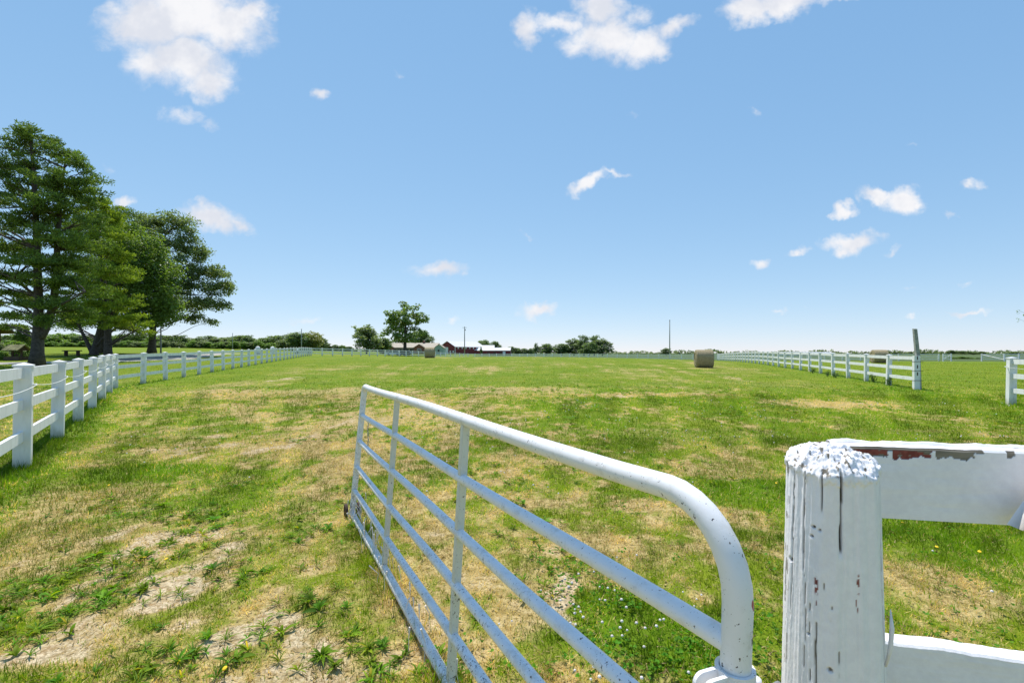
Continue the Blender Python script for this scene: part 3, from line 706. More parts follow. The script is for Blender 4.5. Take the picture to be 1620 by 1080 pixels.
# hinge clamp below the second rail
hc = gp(0, .262); hx = np.array((.94, .33, 0)); hy = np.array((-.33, .94, 0)); up = np.array((0, 0, 1.))
def rr(c, ax1, ax2, w, h, r, n=6):
    out = []
    for (cx, cy, a0) in ((w-r, h-r, 0), (-w+r, h-r, 90), (-w+r, -h+r, 180), (w-r, -h+r, 270)):
        for k in range(n+1):
            a = R(a0+90*k/n); out.append(c+ax1*(cx+r*math.cos(a))+ax2*(cy+r*math.sin(a)))
    return np.array(out)
cl_ = MB()
ang_ = np.linspace(0, 2*np.pi, 24, endpoint=False)
for (zz0, zz1) in ((-.022, .022),):
    rin, ro = .0272, .034
    Vr = np.concatenate([hc+np.outer(np.cos(ang_)*r_, hx)+np.outer(np.sin(ang_)*r_, hy)+up*z_ for r_, z_ in ((rin, zz0), (ro, zz0), (ro, zz1), (rin, zz1))])
    j = np.arange(24); k = (j+1) % 24
    cl_.add(Vr, np.concatenate([np.stack([i_*24+j, i_*24+k, ((i_+1) % 4)*24+k, ((i_+1) % 4)*24+j], 1) for i_ in range(4)]))
for off in (-.012, .012):
    a = rr(hc-hx*.050+hy*(off-.004), hx, up, .032, .021, .019); b = a+hy*.007; nA = len(a)
    cl_.add(np.concatenate([a, b]), [(i_, (i_+1) % nA, nA+(i_+1) % nA, nA+i_) for i_ in range(nA)], [(0, i_+1, i_) for i_ in range(1, nA-1)]+[(nA, nA+i_, nA+i_+1) for i_ in range(1, nA-1)])
cl_.build('hinge_clamp', MGATE, ROOTG, loc=-g0)
MB().tube([hc-hx*.060-hy*.034, hc-hx*.060-hy*.030, hc-hx*.060-hy*.020], [.008, .0125, .013], 14).build('bolt_head', MGATE, ROOTG, loc=-g0, smooth=True)
MB().tube([hc+hx*.036-up*.05, hc+hx*.075+hy*.004-up*.05, hc+hx*.12+hy*.01-up*.05], [.010, .010, .010], 12).build('hinge_pin', MSTEEL, ROOTG, loc=-g0, smooth=True)
MB().tube([hc+hx*.048-up*.07+hy*.002, hc+hx*.048-up*.012+hy*.002], [.012, .012], 14).build('hinge_eye', MGATE, ROOTG, loc=-g0, smooth=True)
# latch end: roller wheels and a hanging chain
fe = gp(1, .995); xs_ = gn
for sg in (-1, 1):
    c0 = fe+gn*sg*.055+np.array((0, 0, .03)); Pw = [c0+gd*math.cos(a)*.05+up*math.sin(a)*.05 for a in np.linspace(0, 2*math.pi, 18, endpoint=False)]
    MB().tube(Pw, .014, 8, closed=True).build('roller', MRUST, ROOTG, loc=-g0, smooth=True)
ch = MB(); cp_ = gp(.985, .245)+np.array((.055, -.02, 0))
for k in range(14):
    c0 = cp_-up*(.024*k)+np.array((.003*math.sin(k), 0, 0)); u1 = np.array((1, 0, 0)) if k % 2 else np.array((0, 1, 0))
    ch.tube([c0+u1*math.cos(a)*.006+up*math.sin(a)*.016 for a in np.linspace(0, 2*math.pi, 10, endpoint=False)], .0022, 5, closed=True)
ch.build('chain', MSTEEL, ROOTG, loc=-g0, smooth=True)

# ------------------------------------------------------------------ foreground timber fence: round post, boards
px_, py_ = .597, .85
ROOTP = empty('timber_fence', (px_, py_, 0), 'weathered white timber fence close to the camera, round cracked post with two peeling boards', 'fence')
SEG, ROW = 260, 330
th = np.linspace(0, 2*np.pi, SEG, endpoint=False); zt = 1.312; zz = np.linspace(-.1, 1, ROW)**1.0; zz = np.r_[np.linspace(-.1, .8, 60)[:-1], np.linspace(.8, zt-.004, 270)]; ROW = len(zz)
TH, ZZ = np.meshgrid(th, zz)
rad = .0815 - .010*(ZZ-.88)/.43
# faceted, hewn cross-section: flat towards the camera, ridge at left
camdir = math.atan2(-py_, -px_)
rel = (TH-camdir+np.pi) % (2*np.pi)-np.pi
rad = rad*(1+.03*np.cos(rel*6+.5)+.015*np.cos(rel*3))
rad += (fbm(np.cos(TH)*3+5, np.sin(TH)*3+ZZ*1.2, 3, 4)-.5)*.010 + (fbm(rel*22, ZZ*4, 8, 3)-.5)*.0022 + (fbm(rel*50, ZZ*90, 18, 3)-.5)*.0009
edge = np.ones_like(rad); red = np.zeros_like(rad)
# cracks: (angle from facing, z0, z1, width rad, depth)
for (a, z0, z1, wd, dp) in ((-.60,1.10,1.31,.022,.010),(-.56,.90,1.10,.016,.006),(-.20,1.23,1.31,.022,.008),(.18,1.155,1.31,.032,.016),(-.30,.70,1.02,.020,.008),(-.42,.86,1.05,.012,.004),(.12,.93,.99,.012,.005),(.02,.98,1.06,.010,.004),(-.12,1.04,1.1,.010,.004),(-.95,1.0,1.3,.02,.006),(1.4,.9,1.3,.03,.01),(2.5,.6,1.3,.04,.014),(-2.2,.7,1.25,.03,.01)):
    ctr = a+(fbm(ZZ*9, ZZ*0+a*7, 77, 3)-.5)*.10 + (z1-ZZ)*.10*(.5 if a > -.5 else .2)
    prof = sstep(1-np.abs(rel-ctr)/(wd*.85), 0, .7)*sstep(ZZ, z0, z0+.05)*(1-sstep(ZZ, z1, z1+.01))
    prof = prof*(.6+.4*sstep(fbm(ZZ*40, ZZ*0+a, 5, 2), .3, .5))
    rad -= prof*dp; edge = np.minimum(edge, 1-sstep(prof, .12, .4))
# nail holes and knots
for (a, z, r_) in ((-.36,1.21,.0035),(-.40,1.19,.003),(-.22,1.208,.0026),(-.02,.955,.004),(-.45,1.0,.0025),(-1.0,1.12,.005)):
    dd_ = np.hypot((rel-a)*.08, ZZ-z); edge = np.minimum(edge, sstep(dd_, r_*.6, r_)); rad -= .004*(dd_ < r_)
# rust-red runs
for (a, z0, z1, wd) in ((-.28,1.075,1.115,.05),(-.29,1.05,1.07,.015),(.52,1.09,1.135,.028),(.48,1.055,1.09,.014)):
    g = sstep(1-np.abs(rel-a+(fbm(ZZ*60, ZZ*0, 3, 2)-.5)*.06)/wd, 0, .5)*sstep(ZZ, z0, z0+.01)*(1-sstep(ZZ, z1-.006, z1))
    red = np.maximum(red, g*(fbm(rel*60, ZZ*160, 13, 2) > .46))
# chipped, thick paint along the rim and left flank
flank = sstep(-rel, .85, 1.2)*(1-sstep(-rel, 2.0, 2.4))
edge = np.minimum(edge, 1-flank*(fbm(rel*16, ZZ*30, 42, 3) > .66)*.8)
rimn = fbm(rel*7, ZZ*0+3, 66, 3)
rimn = fbm(rel*9, ZZ*0+3, 66, 3)+.5*(fbm(rel*34, ZZ*0+1, 61, 2)-.5); over = sstep(ZZ, zt-.000-.026*rimn, zt+.002-.025*rimn)
rad += over*(.0008+.004*np.floor(4*fbm(rel*14, ZZ*70, 71, 3))/4)
rimz = lambda th_: -.008 + .012*np.sin(th_+.25) - .008*sstep(fbm(np.cos(th_)*3+2, np.sin(th_)*3+2, 5, 3), .4, .6)     # lower towards the viewer and the left
ZZ2 = ZZ + rimz(TH)*sstep(ZZ, zt-.30, zt)
V = np.stack([rad*np.cos(TH), rad*np.sin(TH), ZZ2+over*.006*(fbm(rel*20, ZZ*50, 3, 2)-.5)], 2).reshape(-1, 3)
tone = np.stack([edge, red, 0*edge], 2).reshape(-1, 3)
# top disc, rough
RG = 70; rt = np.linspace(1, 0.01, RG)[1:]; rim = rad[-1]
T2, R2 = np.meshgrid(th, rt); rim_s = np.convolve(np.r_[rim[-20:], rim, rim[:20]], np.ones(41)/41, 'valid'); R3 = R2*(rim_s[None, :]+(rim-rim_s)[None, :]*R2**14); X2 = R3*np.cos(T2); Y2 = R3*np.sin(T2)
chipz = fbm(X2*75+4+Y2*30, Y2*95, 12, 4); chipz = np.floor(chipz*16)/16 + .15*(chipz*16-np.floor(chipz*16))/16
ht = ((chipz-.5)*.019 + sstep(np.abs(fbm(X2*230+3, Y2*150+1, 52, 3)-.5), 0, .10)*.0012 + (fbm(X2*420, Y2*300, 14, 2)-.5)*.0018)*sstep(1-R2, 0, .08) + .003*np.sqrt(np.clip(1-R2**2, 0, 1)) + (fbm(X2*30, Y2*30, 2, 2)-.5)*.010
rad_crack = sstep(1-np.abs(((T2-2.06+np.pi) % (2*np.pi)-np.pi)+(fbm(R2*9, R2*0, 1, 2)-.5)*.4)*R2/.05, 0, .8)*sstep(R2, .5, .6)
pit_shade = fbm(X2*170, Y2*120, 33, 3)  # small pit shadows painted into the tone only, no depth behind them
ht -= rad_crack*.014
V2 = np.stack([X2, Y2, zt-.002+ht+rimz(T2)*R2**2.2+.008*(1-R2**2)], 2).reshape(-1, 3)
tone2 = np.stack([np.minimum(1-sstep(rad_crack, .3, .6), 1-sstep(pit_shade, .62, .68)), 0*pit_shade, 0*pit_shade], 2).reshape(-1, 3)
i = np.arange((ROW+RG-1)*SEG).reshape(ROW+RG-1, SEG); ii = np.roll(i, -1, 1)
F = np.stack([i[:-1].ravel(), ii[:-1].ravel(), ii[1:].ravel(), i[1:].ravel()], 1)
post = link('post', mesh_np('post', np.concatenate([V, V2]), F, MTIMZ, True, np.concatenate([tone, tone2])), ROOTP)
# splinter standing off the post's right side
sp_ = []
rd = np.array((math.cos(camdir+1.48), math.sin(camdir+1.48)))
mb = MB(); mb.tube([(rd[0]*.078, rd[1]*.078, .95), (rd[0]*.0845, rd[1]*.0845, .985), (rd[0]*.0865, rd[1]*.0865, 1.02), (rd[0]*.0845, rd[1]*.0845, 1.052)], [.002, .0035, .0035, .0008], 6)
mb.c = [np.ones((mb.n, 3))*np.array((.95, 0, 0))]; mb.build('splinter', MTIMZ, ROOTP, smooth=True)

def board(name, a, b, z_top, hgt_, thick, seed, peel_top=True, lift=0.0):
    """plank from a to b (xy of its camera-side face), painted, with worn top edge; local X runs along it"""
    a = np.array(a); b = np.array(b); L = np.linalg.norm(b-a); ang = math.atan2(b[1]-a[1], b[0]-a[0])
    xs = np.r_[np.linspace(0, .5, 260), np.linspace(.5, L, 120)[1:]]
    prof = []                             # around the section: (y, z, which)
    b_ = .004
    zf = np.linspace(-hgt_, -b_, 64)
    prof += [(0, z_) for z_ in zf] + [(b_, 0)] + [(y_, 0) for y_ in np.linspace(b_, thick-b_, 14)[1:]] + [(thick, -b_), (thick, -hgt_)]
    prof = np.array(prof); np_ = len(prof)
    XX, K = np.meshgrid(xs, np.arange(np_), indexing='ij'); Yy = prof[K, 0].copy(); Zz = prof[K, 1].copy()
    topk = (Zz > -.02)
    ragged = (fbm(XX*26, XX*0+seed, seed, 4)-.5)
    Zz = Zz + np.where(Zz > -.008, ragged*(.008 if not peel_top else .003), 0) + lift*XX
    Yy = Yy + (fbm(XX*9, Zz*60, seed+3, 3)-.5)*.0022
    front = (K < 65)
    tone = np.ones(XX.shape+(3,)); tone[..., 1:] = 0
    if peel_top:
        dep = .006+.020*sstep(fbm(XX*16, XX*0+1, seed+5, 3), .35, .62)
        on = (fbm(XX*9+3, XX*0+2, seed+9, 3) > .50) & (XX > .42); redx = on & (fbm(XX*5, XX*0, 9, 2) > .5)
        for (u0, u1, dd_, rr_) in ((.0, .27, .006, 0), (.045, .104, .021, 1), (.1155, .181, .024, 1), (.19, .255, .020, 0), (.312, .323, .011, 0)):
            k_ = (XX > u0) & (XX < u1+.004*fbm(Zz*200, XX*0, 5, 2)); on = on | k_; dep = np.where(k_ & (XX < .42), np.where(dd_ > .007, dd_*(.75+.6*fbm(XX*70, XX*0, 6, 3)-.15), dd_+0*dep), dep)
            if rr_: redx = redx | k_
            elif dd_ > .007: redx = redx & ~k_
        pe = front & (Zz-lift*XX > -dep-(fbm(XX*120, Zz*70, 4, 2)-.5)*.010) & on
        rd_ = pe & redx & (Zz-lift*XX < -.0055) & (fbm(XX*30, Zz*90, seed+2, 3) > .36)
        tone[..., 0] = np.where(pe, 0, 1); tone[..., 1] = np.where(rd_, 1, 0)
        Yy = Yy + pe*.0012
    ck = fbm(XX*7, Zz*190, seed+11, 3)
    tone[..., 0] = np.minimum(tone[..., 0], 1-.9*(ck > .90))
    tk = (K >= 65) & (fbm(XX*10, Yy*160, seed+21, 3) > .72); tone[..., 0] = np.where(tk, .15, tone[..., 0])
    V = np.stack([XX, Yy, Zz], 2).reshape(-1, 3); i = np.arange(len(xs)*np_).reshape(len(xs), np_)
    j = np.roll(i, -1, 1)
    F = np.stack([i[:-1].ravel(), i[1:].ravel(), j[1:].ravel(), j[:-1].ravel()], 1)
    return link(name, mesh_np(name, V, F, MTIMX, False, tone.reshape(-1, 3)), ROOTP, Vector((a[0], a[1], z_top))-Vector((px_, py_, 0)), (0, 0, ang))
bd = np.array((.985, -.174)); bd /= np.linalg.norm(bd)
A1 = np.array((.655, .938)); board('board', A1, A1+bd*2.3, 1.309, .143, .04, 3)
A1b = A1+np.array((.174, .985))*.043+bd*.02; board('board', A1b, A1b+bd*2.3, 1.3125, .06, .018, 8, False)
A2 = np.array((.665, .905)); bd2 = np.array((.965, -.262)); bd2 /= np.linalg.norm(bd2)
board('board', A2, A2+bd2*2.3, .9375, .14, .04, 12, False)
# diagonal brace nailed across the boards: runs up to the right outside the picture
Y_b = .83; nrm = np.array((.174, .985, 0))
c0 = np.array((.932, .858, 1.178)); dr = np.array((.50*bd[0], .50*bd[1], .86)); pr_ = np.array((.86*bd[0], .86*bd[1], -.50))
mb = MB(); L = 1.0
q0 = [c0, c0+pr_*.10+np.array((0, 0, 0))+dr*.047, c0+dr*.35+pr_*.10, c0+dr*.35]
F_ = np.array(q0); B2 = F_-nrm*.034
mb.add(np.concatenate([F_-nrm*.001, B2]), [(0, 1, 2, 3), (7, 6, 5, 4), (0, 4, 5, 1), (1, 5, 6, 2), (2, 6, 7, 3), (3, 7, 4, 0)])
mb.c = [np.concatenate([np.tile((1., 0, 0), (4, 1)), np.tile((.15, 0, 0), (4, 1))])]  # shade of the brace's side put into the tone of its near corners
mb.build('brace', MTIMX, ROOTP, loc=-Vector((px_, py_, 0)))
# next round post along, outside the picture
o2 = link('post', post.data, ROOTP, (bd[0]*2.35, bd[1]*2.35, 0), (0, 0, 1.3))

# ------------------------------------------------------------------ round hay bales
MHAY, t = mat('hay'); o = t.new('ShaderNodeTexCoord').outputs['Object']
n = t.noise(t.scaled(o, (1.2, 5, 5)), 9.0, 6, .7); n2 = t.noise(o, 46, 4, .7)
finish(t, t.mix(t.ramp(n2, .3, .7), t.mix(t.ramp(n, .35, .65), (.23, .185, .115), (.44, .37, .23)), (.30, .25, .15)), .95, bump=n2, bstr=.8, bdist=.03, spec=.1)
MNET, t = mat('net_wrapped_hay'); o = t.new('ShaderNodeTexCoord').outputs['Object']
sx = t.new('ShaderNodeSeparateXYZ', i_0=o)
bands = t.math('SINE', t.math('MULTIPLY', sx.outputs[0], 62.0)); n = t.noise(t.scaled(o, (4, 1.5, 1.5)), 7.0, 6, .7); n2 = t.noise(o, 46, 4, .7)
c = t.mix(t.ramp(n, .35, .7), (.38, .30, .17), (.68, .56, .34)); c = t.mix(t.ramp(n2, .42, .62, 0, .85), c, (.20, .155, .085)); c = t.mix(t.ramp(bands, .6, 1, 0, .22), c, (.6, .57, .5))
finish(t, c, .8, bump=t.math('ADD', n2, n), bstr=1.0, bdist=.06, spec=.15)
def bale(px, Y, label, rz, D=1.5, L=1.26, seed=0):
    x, y, z = gpt(px, Y); root = empty('hay_bale', (x, y, z-.03), label, 'hay bale', 'round hay bales left in the fields', rz=rz)
    th = np.linspace(0, 2*np.pi, 72, endpoint=False); r = D/2
    def ring(xx, rr_):
        rr2 = rr_*(1+.012*np.sin(3*th+seed)+(fbm(np.cos(th)*4+seed, np.sin(th)*4+xx*5, 3, 3)-.5)*.05*(rr_/r))
        zz = rr2*np.sin(th); zz = np.where(zz < -r*.93, -r*.93+(zz+r*.93)*.25, zz)
        return np.stack([np.full(72, xx)+(fbm(np.cos(th)*rr_*9, np.sin(th)*rr_*9, seed+4, 3)-.5)*.05*(rr_ < r*.97), rr2*np.cos(th), zz+r*.96], 1)
    j = np.arange(72); k = (j+1) % 72
    xs = np.linspace(-L/2+.02, L/2-.02, 20); prof = [(x_, r*(1-.02*abs(x_/(L/2))**6)) for x_ in xs]
    V = np.concatenate([ring(*p) for p in prof]); Q = np.concatenate([np.stack([a*72+j, (a+1)*72+j, (a+1)*72+k, a*72+k], 1) for a in range(19)])
    MB().add(V, Q).build('net_wrap', MNET, root, smooth=True)
    for sg in (-1, 1):
        mb = MB(); pr2 = [(sg*(L/2-.02), r*.975), (sg*(L/2+.01), r*.95), (sg*(L/2+.03), r*.86)] + [(sg*(L/2+.035+.016*math.sin(q_*21)), r*q_) for q_ in np.linspace(.78, .02, 20)]
        V = np.concatenate([ring(*p) for p in pr2]); Q = np.concatenate([np.stack([a*72+j, (a+1)*72+j, (a+1)*72+k, a*72+k], 1) for a in range(len(pr2)-1)])
        mb.add(V, Q if sg > 0 else Q[:, ::-1]).build('straw_end', MHAY, root, smooth=True)
bale(1113.5, 36.9, 'round hay bale standing in the paddock just left of the right-hand fence', R(-12), seed=1)
bale(680, 62.4, 'small distant round hay bale in the paddock in front of the brick house', R(4), seed=2)
bale(1391, 49.8, 'round hay bale half hidden behind the right-hand fence near the tall grey post', R(-17), seed=3)

# ------------------------------------------------------------------ trees
def leaf_quads(centres, per, cr, size, asp=.75, flat=.8, cols=((.06, .11, .02), (.10, .16, .03)), up=.3, seed=1, needle=False, outc=None):
    g = np.random.default_rng(seed); n = len(centres)*per
    c = np.repeat(centres, per, axis=0); crr = np.repeat(cr if np.ndim(cr) else np.full(len(centres), cr), per)
    d = g.normal(size=(n, 3)); d /= np.linalg.norm(d, axis=1)[:, None]; rr = g.random(n)**.45
    p = c + d*(rr*crr)[:, None]*np.array((1, 1, flat))
    nrm = g.normal(size=(n, 3)) + np.array((0, 0, up*3)) + d*.8; nrm /= np.linalg.norm(nrm, axis=1)[:, None]
    if needle:
        ax = d*np.array((1, 1, .4)) + np.array((0, 0, .55)) + g.normal(size=(n, 3))*.35
        nrm = g.normal(size=(n, 3))
    else: ax = g.normal(size=(n, 3))
    a = ax - nrm*np.sum(ax*nrm, 1)[:, None]/np.sum(nrm*nrm, 1)[:, None]; a /= np.linalg.norm(a, axis=1)[:, None]+1e-9; b = np.cross(nrm, a); b /= np.linalg.norm(b, axis=1)[:, None]+1e-9
    s = size*g.uniform(.6, 1.3, n)
    A = a*(s/2)[:, None]; B = b*(s*asp/2)[:, None]
    bend = nrm/np.linalg.norm(nrm, axis=1)[:, None]*(s*.12)[:, None]
    V = np.stack([p-A, p-B*1.0+bend, p+A, p+B*1.0+bend], 1).reshape(-1, 3)
    tcl = np.repeat(g.random(len(centres)), per); t_ = np.clip(.65*tcl+.35*g.random(n)+.1, 0, 1)[:, None]
    col = (np.array(cols[0])*(1-t_)+np.array(cols[1])*t_)*g.uniform(.75, 1.25, n)[:, None]
    return V, np.repeat(col, 4, axis=0)
def crown_mesh(name, V, col, m):
    return mesh_np(name, V, np.arange(len(V)).reshape(-1, 4), m, False, col)
def clumps_from_lobes(lobes, dens, seed, shell=.55, flat=1.0):
    g = np.random.default_rng(seed); out = []
    for (c, r) in lobes:
        n = max(3, int(dens*(r[0]*r[1]*r[2])**(1/1.5)))
        d = g.normal(size=(n, 3)); d /= np.linalg.norm(d, axis=1)[:, None]
        q = (shell+(1-shell)*g.random(n)) * (g.random(n) > .25) + g.random(n)*.6*(g.random(n) < .25)
        q = np.clip(q, 0, 1)
        out.append(np.array(c)+d*np.array(r)*q[:, None])
    return np.concatenate(out)
def limbs(mb, trunks, centres, every, r0, seed, drop=.55):
    """tubes from trunk axes (polylines with radii) to leaf clumps"""
    g = np.random.default_rng(seed); P = np.concatenate([t_[0] for t_ in trunks])
    for c in centres[::every]:
        cand = P[P[:, 2] < c[2]-.15]
        if not len(cand): cand = P
        dh = np.hypot(cand[:, 0]-c[0], cand[:, 1]-c[1]); want = c[2]-dh*drop
        k = np.argmin(np.abs(cand[:, 2]-want)*1.0 + dh*.5)
        a = cand[k]; L = np.linalg.norm(c-a)
        m1 = a+(c-a)*.35+np.array((0, 0, .02*L))+g.normal(0, .03*L, 3); m2 = a+(c-a)*.7+np.array((0, 0, .05*L))+g.normal(0, .04*L, 3)
        r = r0*min(1, L/5)
        mb.tube([a, m1, m2, c], [r, r*.65, r*.4, r*.12], 5, caps=False)
def trunk_poly(pts, rad, n=14, seed=0):
    pts = np.array(pts, float); t_ = np.linspace(0, 1, len(pts)); s = np.linspace(0, 1, n)
    P = np.stack([np.interp(s, t_, pts[:, k]) for k in range(3)], 1)
    for _ in range(2): P[1:-1] = (P[:-2]+2*P[1:-1]+P[2:])/4
    return P, np.interp(s, np.linspace(0, 1, len(rad)), rad)
def px3(px, py, Y, base=None):          # world point at bearing (px, py) and depth Y
    return np.array(((px-810)/720*Y, Y, H+(558-py)/720*Y))
def big_tree(name, label, base_px, base_py, Y, trunks, lobes, dens, per, cr, size, cols, m, group, every=3, flat=.8, needle=False, up=.3, seed=1, asp=.75, shell=.55, r0=.11, flare=.35, drop=.55, lobez=None):
    """trunks: [[(px,py,dY)...], [radii]]; lobes: (px, py, dY, rx px, rz px)"""
    k = Y/720; bx = px3(base_px, base_py, Y); zg = h1(bx[0], bx[1])
    org = np.array((bx[0], bx[1], zg-.05))
    root = empty(name, org, label, 'tree', group)
    L = [(px3(a, b, Y+dy)-org, (rx*k, (rx*k if lobez is None else rx*k*.9), rz*k)) for (a, b, dy, rx, rz) in lobes]
    cen = clumps_from_lobes(L, dens, seed, shell)
    tr = []
    mb = MB()
    for pts, rad in trunks:
        Pp = np.array([px3(a, b, Y+dy)-org for (a, b, dy) in pts])
        if pts is trunks[0][0]: Pp[0] = (0, 0, 0)
        P, rr = trunk_poly(Pp, rad); 
        if P[0][2] < .3: rr = rr*(1+flare*np.exp(-((P[:, 2]-P[0][2])/.5)))
        mb.tube(P, rr, 12); tr.append((P, rr))
    limbs(mb, tr, cen, every, r0, seed, drop)
    mb.build('trunk', MBARK, root, smooth=True)
    crr = cr*np.random.default_rng(seed+5).uniform(.7, 1.3, len(cen))
    V, col = leaf_quads(cen, per, crr, size, asp, flat, cols, up, seed, needle)
    link('crown', crown_mesh('crown', V, col, m), root)
    return root
PINE = ((.065, .120, .034), (.18, .265, .055)); PINE2 = ((.13, .21, .025), (.32, .40, .05)); MAPLE = ((.085, .150, .04), (.19, .28, .065)); OAK = ((.12, .17, .075), (.235, .295, .125))
# 1 the big double-stemmed pine
big_tree('pine_tree', 'tallest dark pine with thick forked trunk at the left edge, beside the driveway', 58, 579, 34,
  [[[(58,579,0),(60,540,0),(62,500,0),(60,450,0),(58,380,0),(56,300,0),(50,230,0),(46,195,0)], [.42,.35,.29,.25,.21,.16,.10,.03]],
   [[(64,535,0),(76,515,.3),(88,470,.5),(90,410,.5),(92,350,.4),(98,290,.3),(105,245,.2)], [.27,.25,.23,.2,.16,.1,.04]],
   [[(60,505,0),(100,480,-1.5),(135,462,-2.5)], [.12,.08,.03]], [[(60,470,0),(20,440,-1),(-15,425,-1.5)], [.1,.07,.03]]],
  [(40,212,0,26,16),(22,236,0,26,14),(72,232,.5,26,14),(104,242,.5,22,16),(48,262,0,34,16),(-5,262,0,30,16),(130,262,0,26,14),(88,282,-1,36,14),(20,294,0,38,14),(140,286,.5,24,10),(118,306,.5,42,13),(60,318,-1.5,42,15),(-15,310,0,30,15),(150,318,.5,16,8),
   (100,342,1,52,14),(30,350,-1,42,15),(150,352,0,22,12),(-20,356,0,30,14),(80,374,-2,40,15),(125,384,1,42,14),(25,392,1,44,14),(-20,404,-1,34,13),(60,416,-2,46,15),(115,420,0,42,16),(10,436,0,40,11),(85,448,-1,44,14),(130,456,1,36,14),(30,468,1,40,9),(-25,455,0,26,10),(75,480,-1,34,11),(115,490,1,30,12),(22,498,1,34,7),(-8,480,1,26,8),(70,506,-1,22,8),(12,516,2,26,5)],
  17, 74, .60, .25, PINE, MNEEDLE, 'mature trees beside the driveway', every=3, flat=.42, needle=True, seed=4, asp=.30, r0=.10, drop=.25)
# 2 lighter pine in front of the maples
big_tree('pine_tree', 'smaller yellow-green pine whose long boughs reach right, between the tall pine and the broad trees', 171, 561, 46,
  [[[(171,561,0),(171,530,0),(168,480,0),(160,420,0),(152,360,0),(150,300,0)], [.34,.30,.26,.22,.14,.04]],
   [[(172,545,0),(190,536,-.5),(212,524,-.8)], [.14,.1,.05]]],
  [(150,312,0,20,14),(165,328,-.5,22,12),(136,330,0,26,16),(182,346,0,20,10),(150,352,-1,34,13),(120,372,-1,26,16),(178,376,-1,28,10),(152,396,-1.5,38,12),(190,404,-1,20,8),(126,420,-1,26,16),(170,428,-2,40,11),(200,442,-2,16,6),(155,456,-1.5,34,12),(188,468,-2,26,6),(208,478,-2.5,20,5),(165,486,-2,34,9),(205,502,-2.5,26,5),(226,512,-2.5,14,4),(175,510,-2,28,8),(140,500,-1,24,12),(215,522,0,22,7)],
  15, 66, .62, .30, PINE2, MNEEDLE, 'mature trees beside the driveway', every=4, flat=.38, needle=True, seed=9, asp=.28, r0=.07, drop=.15)
# 3 forked maple
big_tree('maple_tree', 'low-forked broadleaf tree with several spreading stems beneath dense mid-green foliage', 148, 562, 52,
  [[[(148,562,0),(150,550,0),(158,520,0),(165,480,.5),(175,430,.5)], [.38,.30,.24,.16,.06]], [[(146,558,0),(138,542,0),(128,522,0),(118,498,0)], [.24,.18,.14,.06]], [[(152,548,0),(166,532,-.4),(190,514,-.6),(215,490,-.5)], [.18,.14,.10,.04]]],
  [(215,395,0,40,30),(240,430,0,38,30),(250,465,0,32,28),(205,440,0,45,34),(225,480,0,42,26),(180,470,1,40,26),(262,488,0,22,18),(130,495,1,30,18),(196,372,1,34,22),(160,440,2,40,30),(235,505,-.5,26,12),(110,505,1,26,12),(180,505,.5,40,13)],
  10, 70, 1.0, .26, MAPLE, MLEAF, 'mature trees beside the driveway', every=5, flat=.7, seed=13, up=.6, shell=.6)
# 4 big oak at the right of the group
big_tree('oak_tree', 'tall open-crowned grey-green broadleaf tree at the right end of the roadside group, single straight trunk', 240, 558, 60,
  [[[(240,558,0),(241,535,0),(243,505,0),(248,460,0),(256,410,0),(262,370,0)], [.46,.38,.34,.26,.16,.06]], [[(244,500,0),(262,470,0),(290,440,0),(318,420,.5)], [.2,.16,.10,.04]], [[(246,470,0),(270,462,-1),(300,466,-1),(330,468,-1)], [.16,.12,.08,.03]], [[(243,490,0),(232,450,1),(222,410,1)], [.16,.12,.05]]],
  [(225,358,1,26,22),(250,352,0,26,18),(282,354,0,20,18),(300,366,0,16,20),(262,385,0,34,22),(296,396,0,26,18),(320,402,0,16,14),(240,410,1,30,24),(282,424,-1,32,20),(318,430,0,26,16),(345,432,0,20,12),(300,452,-1,30,16),(338,455,0,28,14),(358,452,0,12,12),(320,478,-1,30,11),(348,484,0,16,10),(290,484,0,26,13),(262,460,0,26,20),(305,503,-1,20,7),(335,508,0,11,6),(210,380,1,26,22),(262,500,-1,22,10)],
  13.5, 44, .74, .24, OAK, MLEAF, 'mature trees beside the driveway', every=7, flat=.65, seed=21, up=.4, shell=.45, r0=.07, drop=.3)
# 5 dark stem standing between them
big_tree('spruce_tree', 'dark shaded evergreen standing deepest in the roadside group, its trunk just behind the fork', 160, 560, 58,
  [[[(160,560,0),(162,530,0),(166,480,0),(172,420,0),(178,340,0)], [.34,.27,.22,.16,.05]]],
  [(185,345,0,24,16),(200,340,0,18,10),(178,372,0,36,18),(185,400,0,44,18),(170,432,0,50,18),(190,465,0,50,16),(150,480,0,40,14),(200,512,0,38,8),(222,528,0,16,8),(110,512,0,30,10)],
  9, 60, .95, .27, PINE, MNEEDLE, 'mature trees beside the driveway', every=4, flat=.5, needle=True, seed=33, asp=.34)

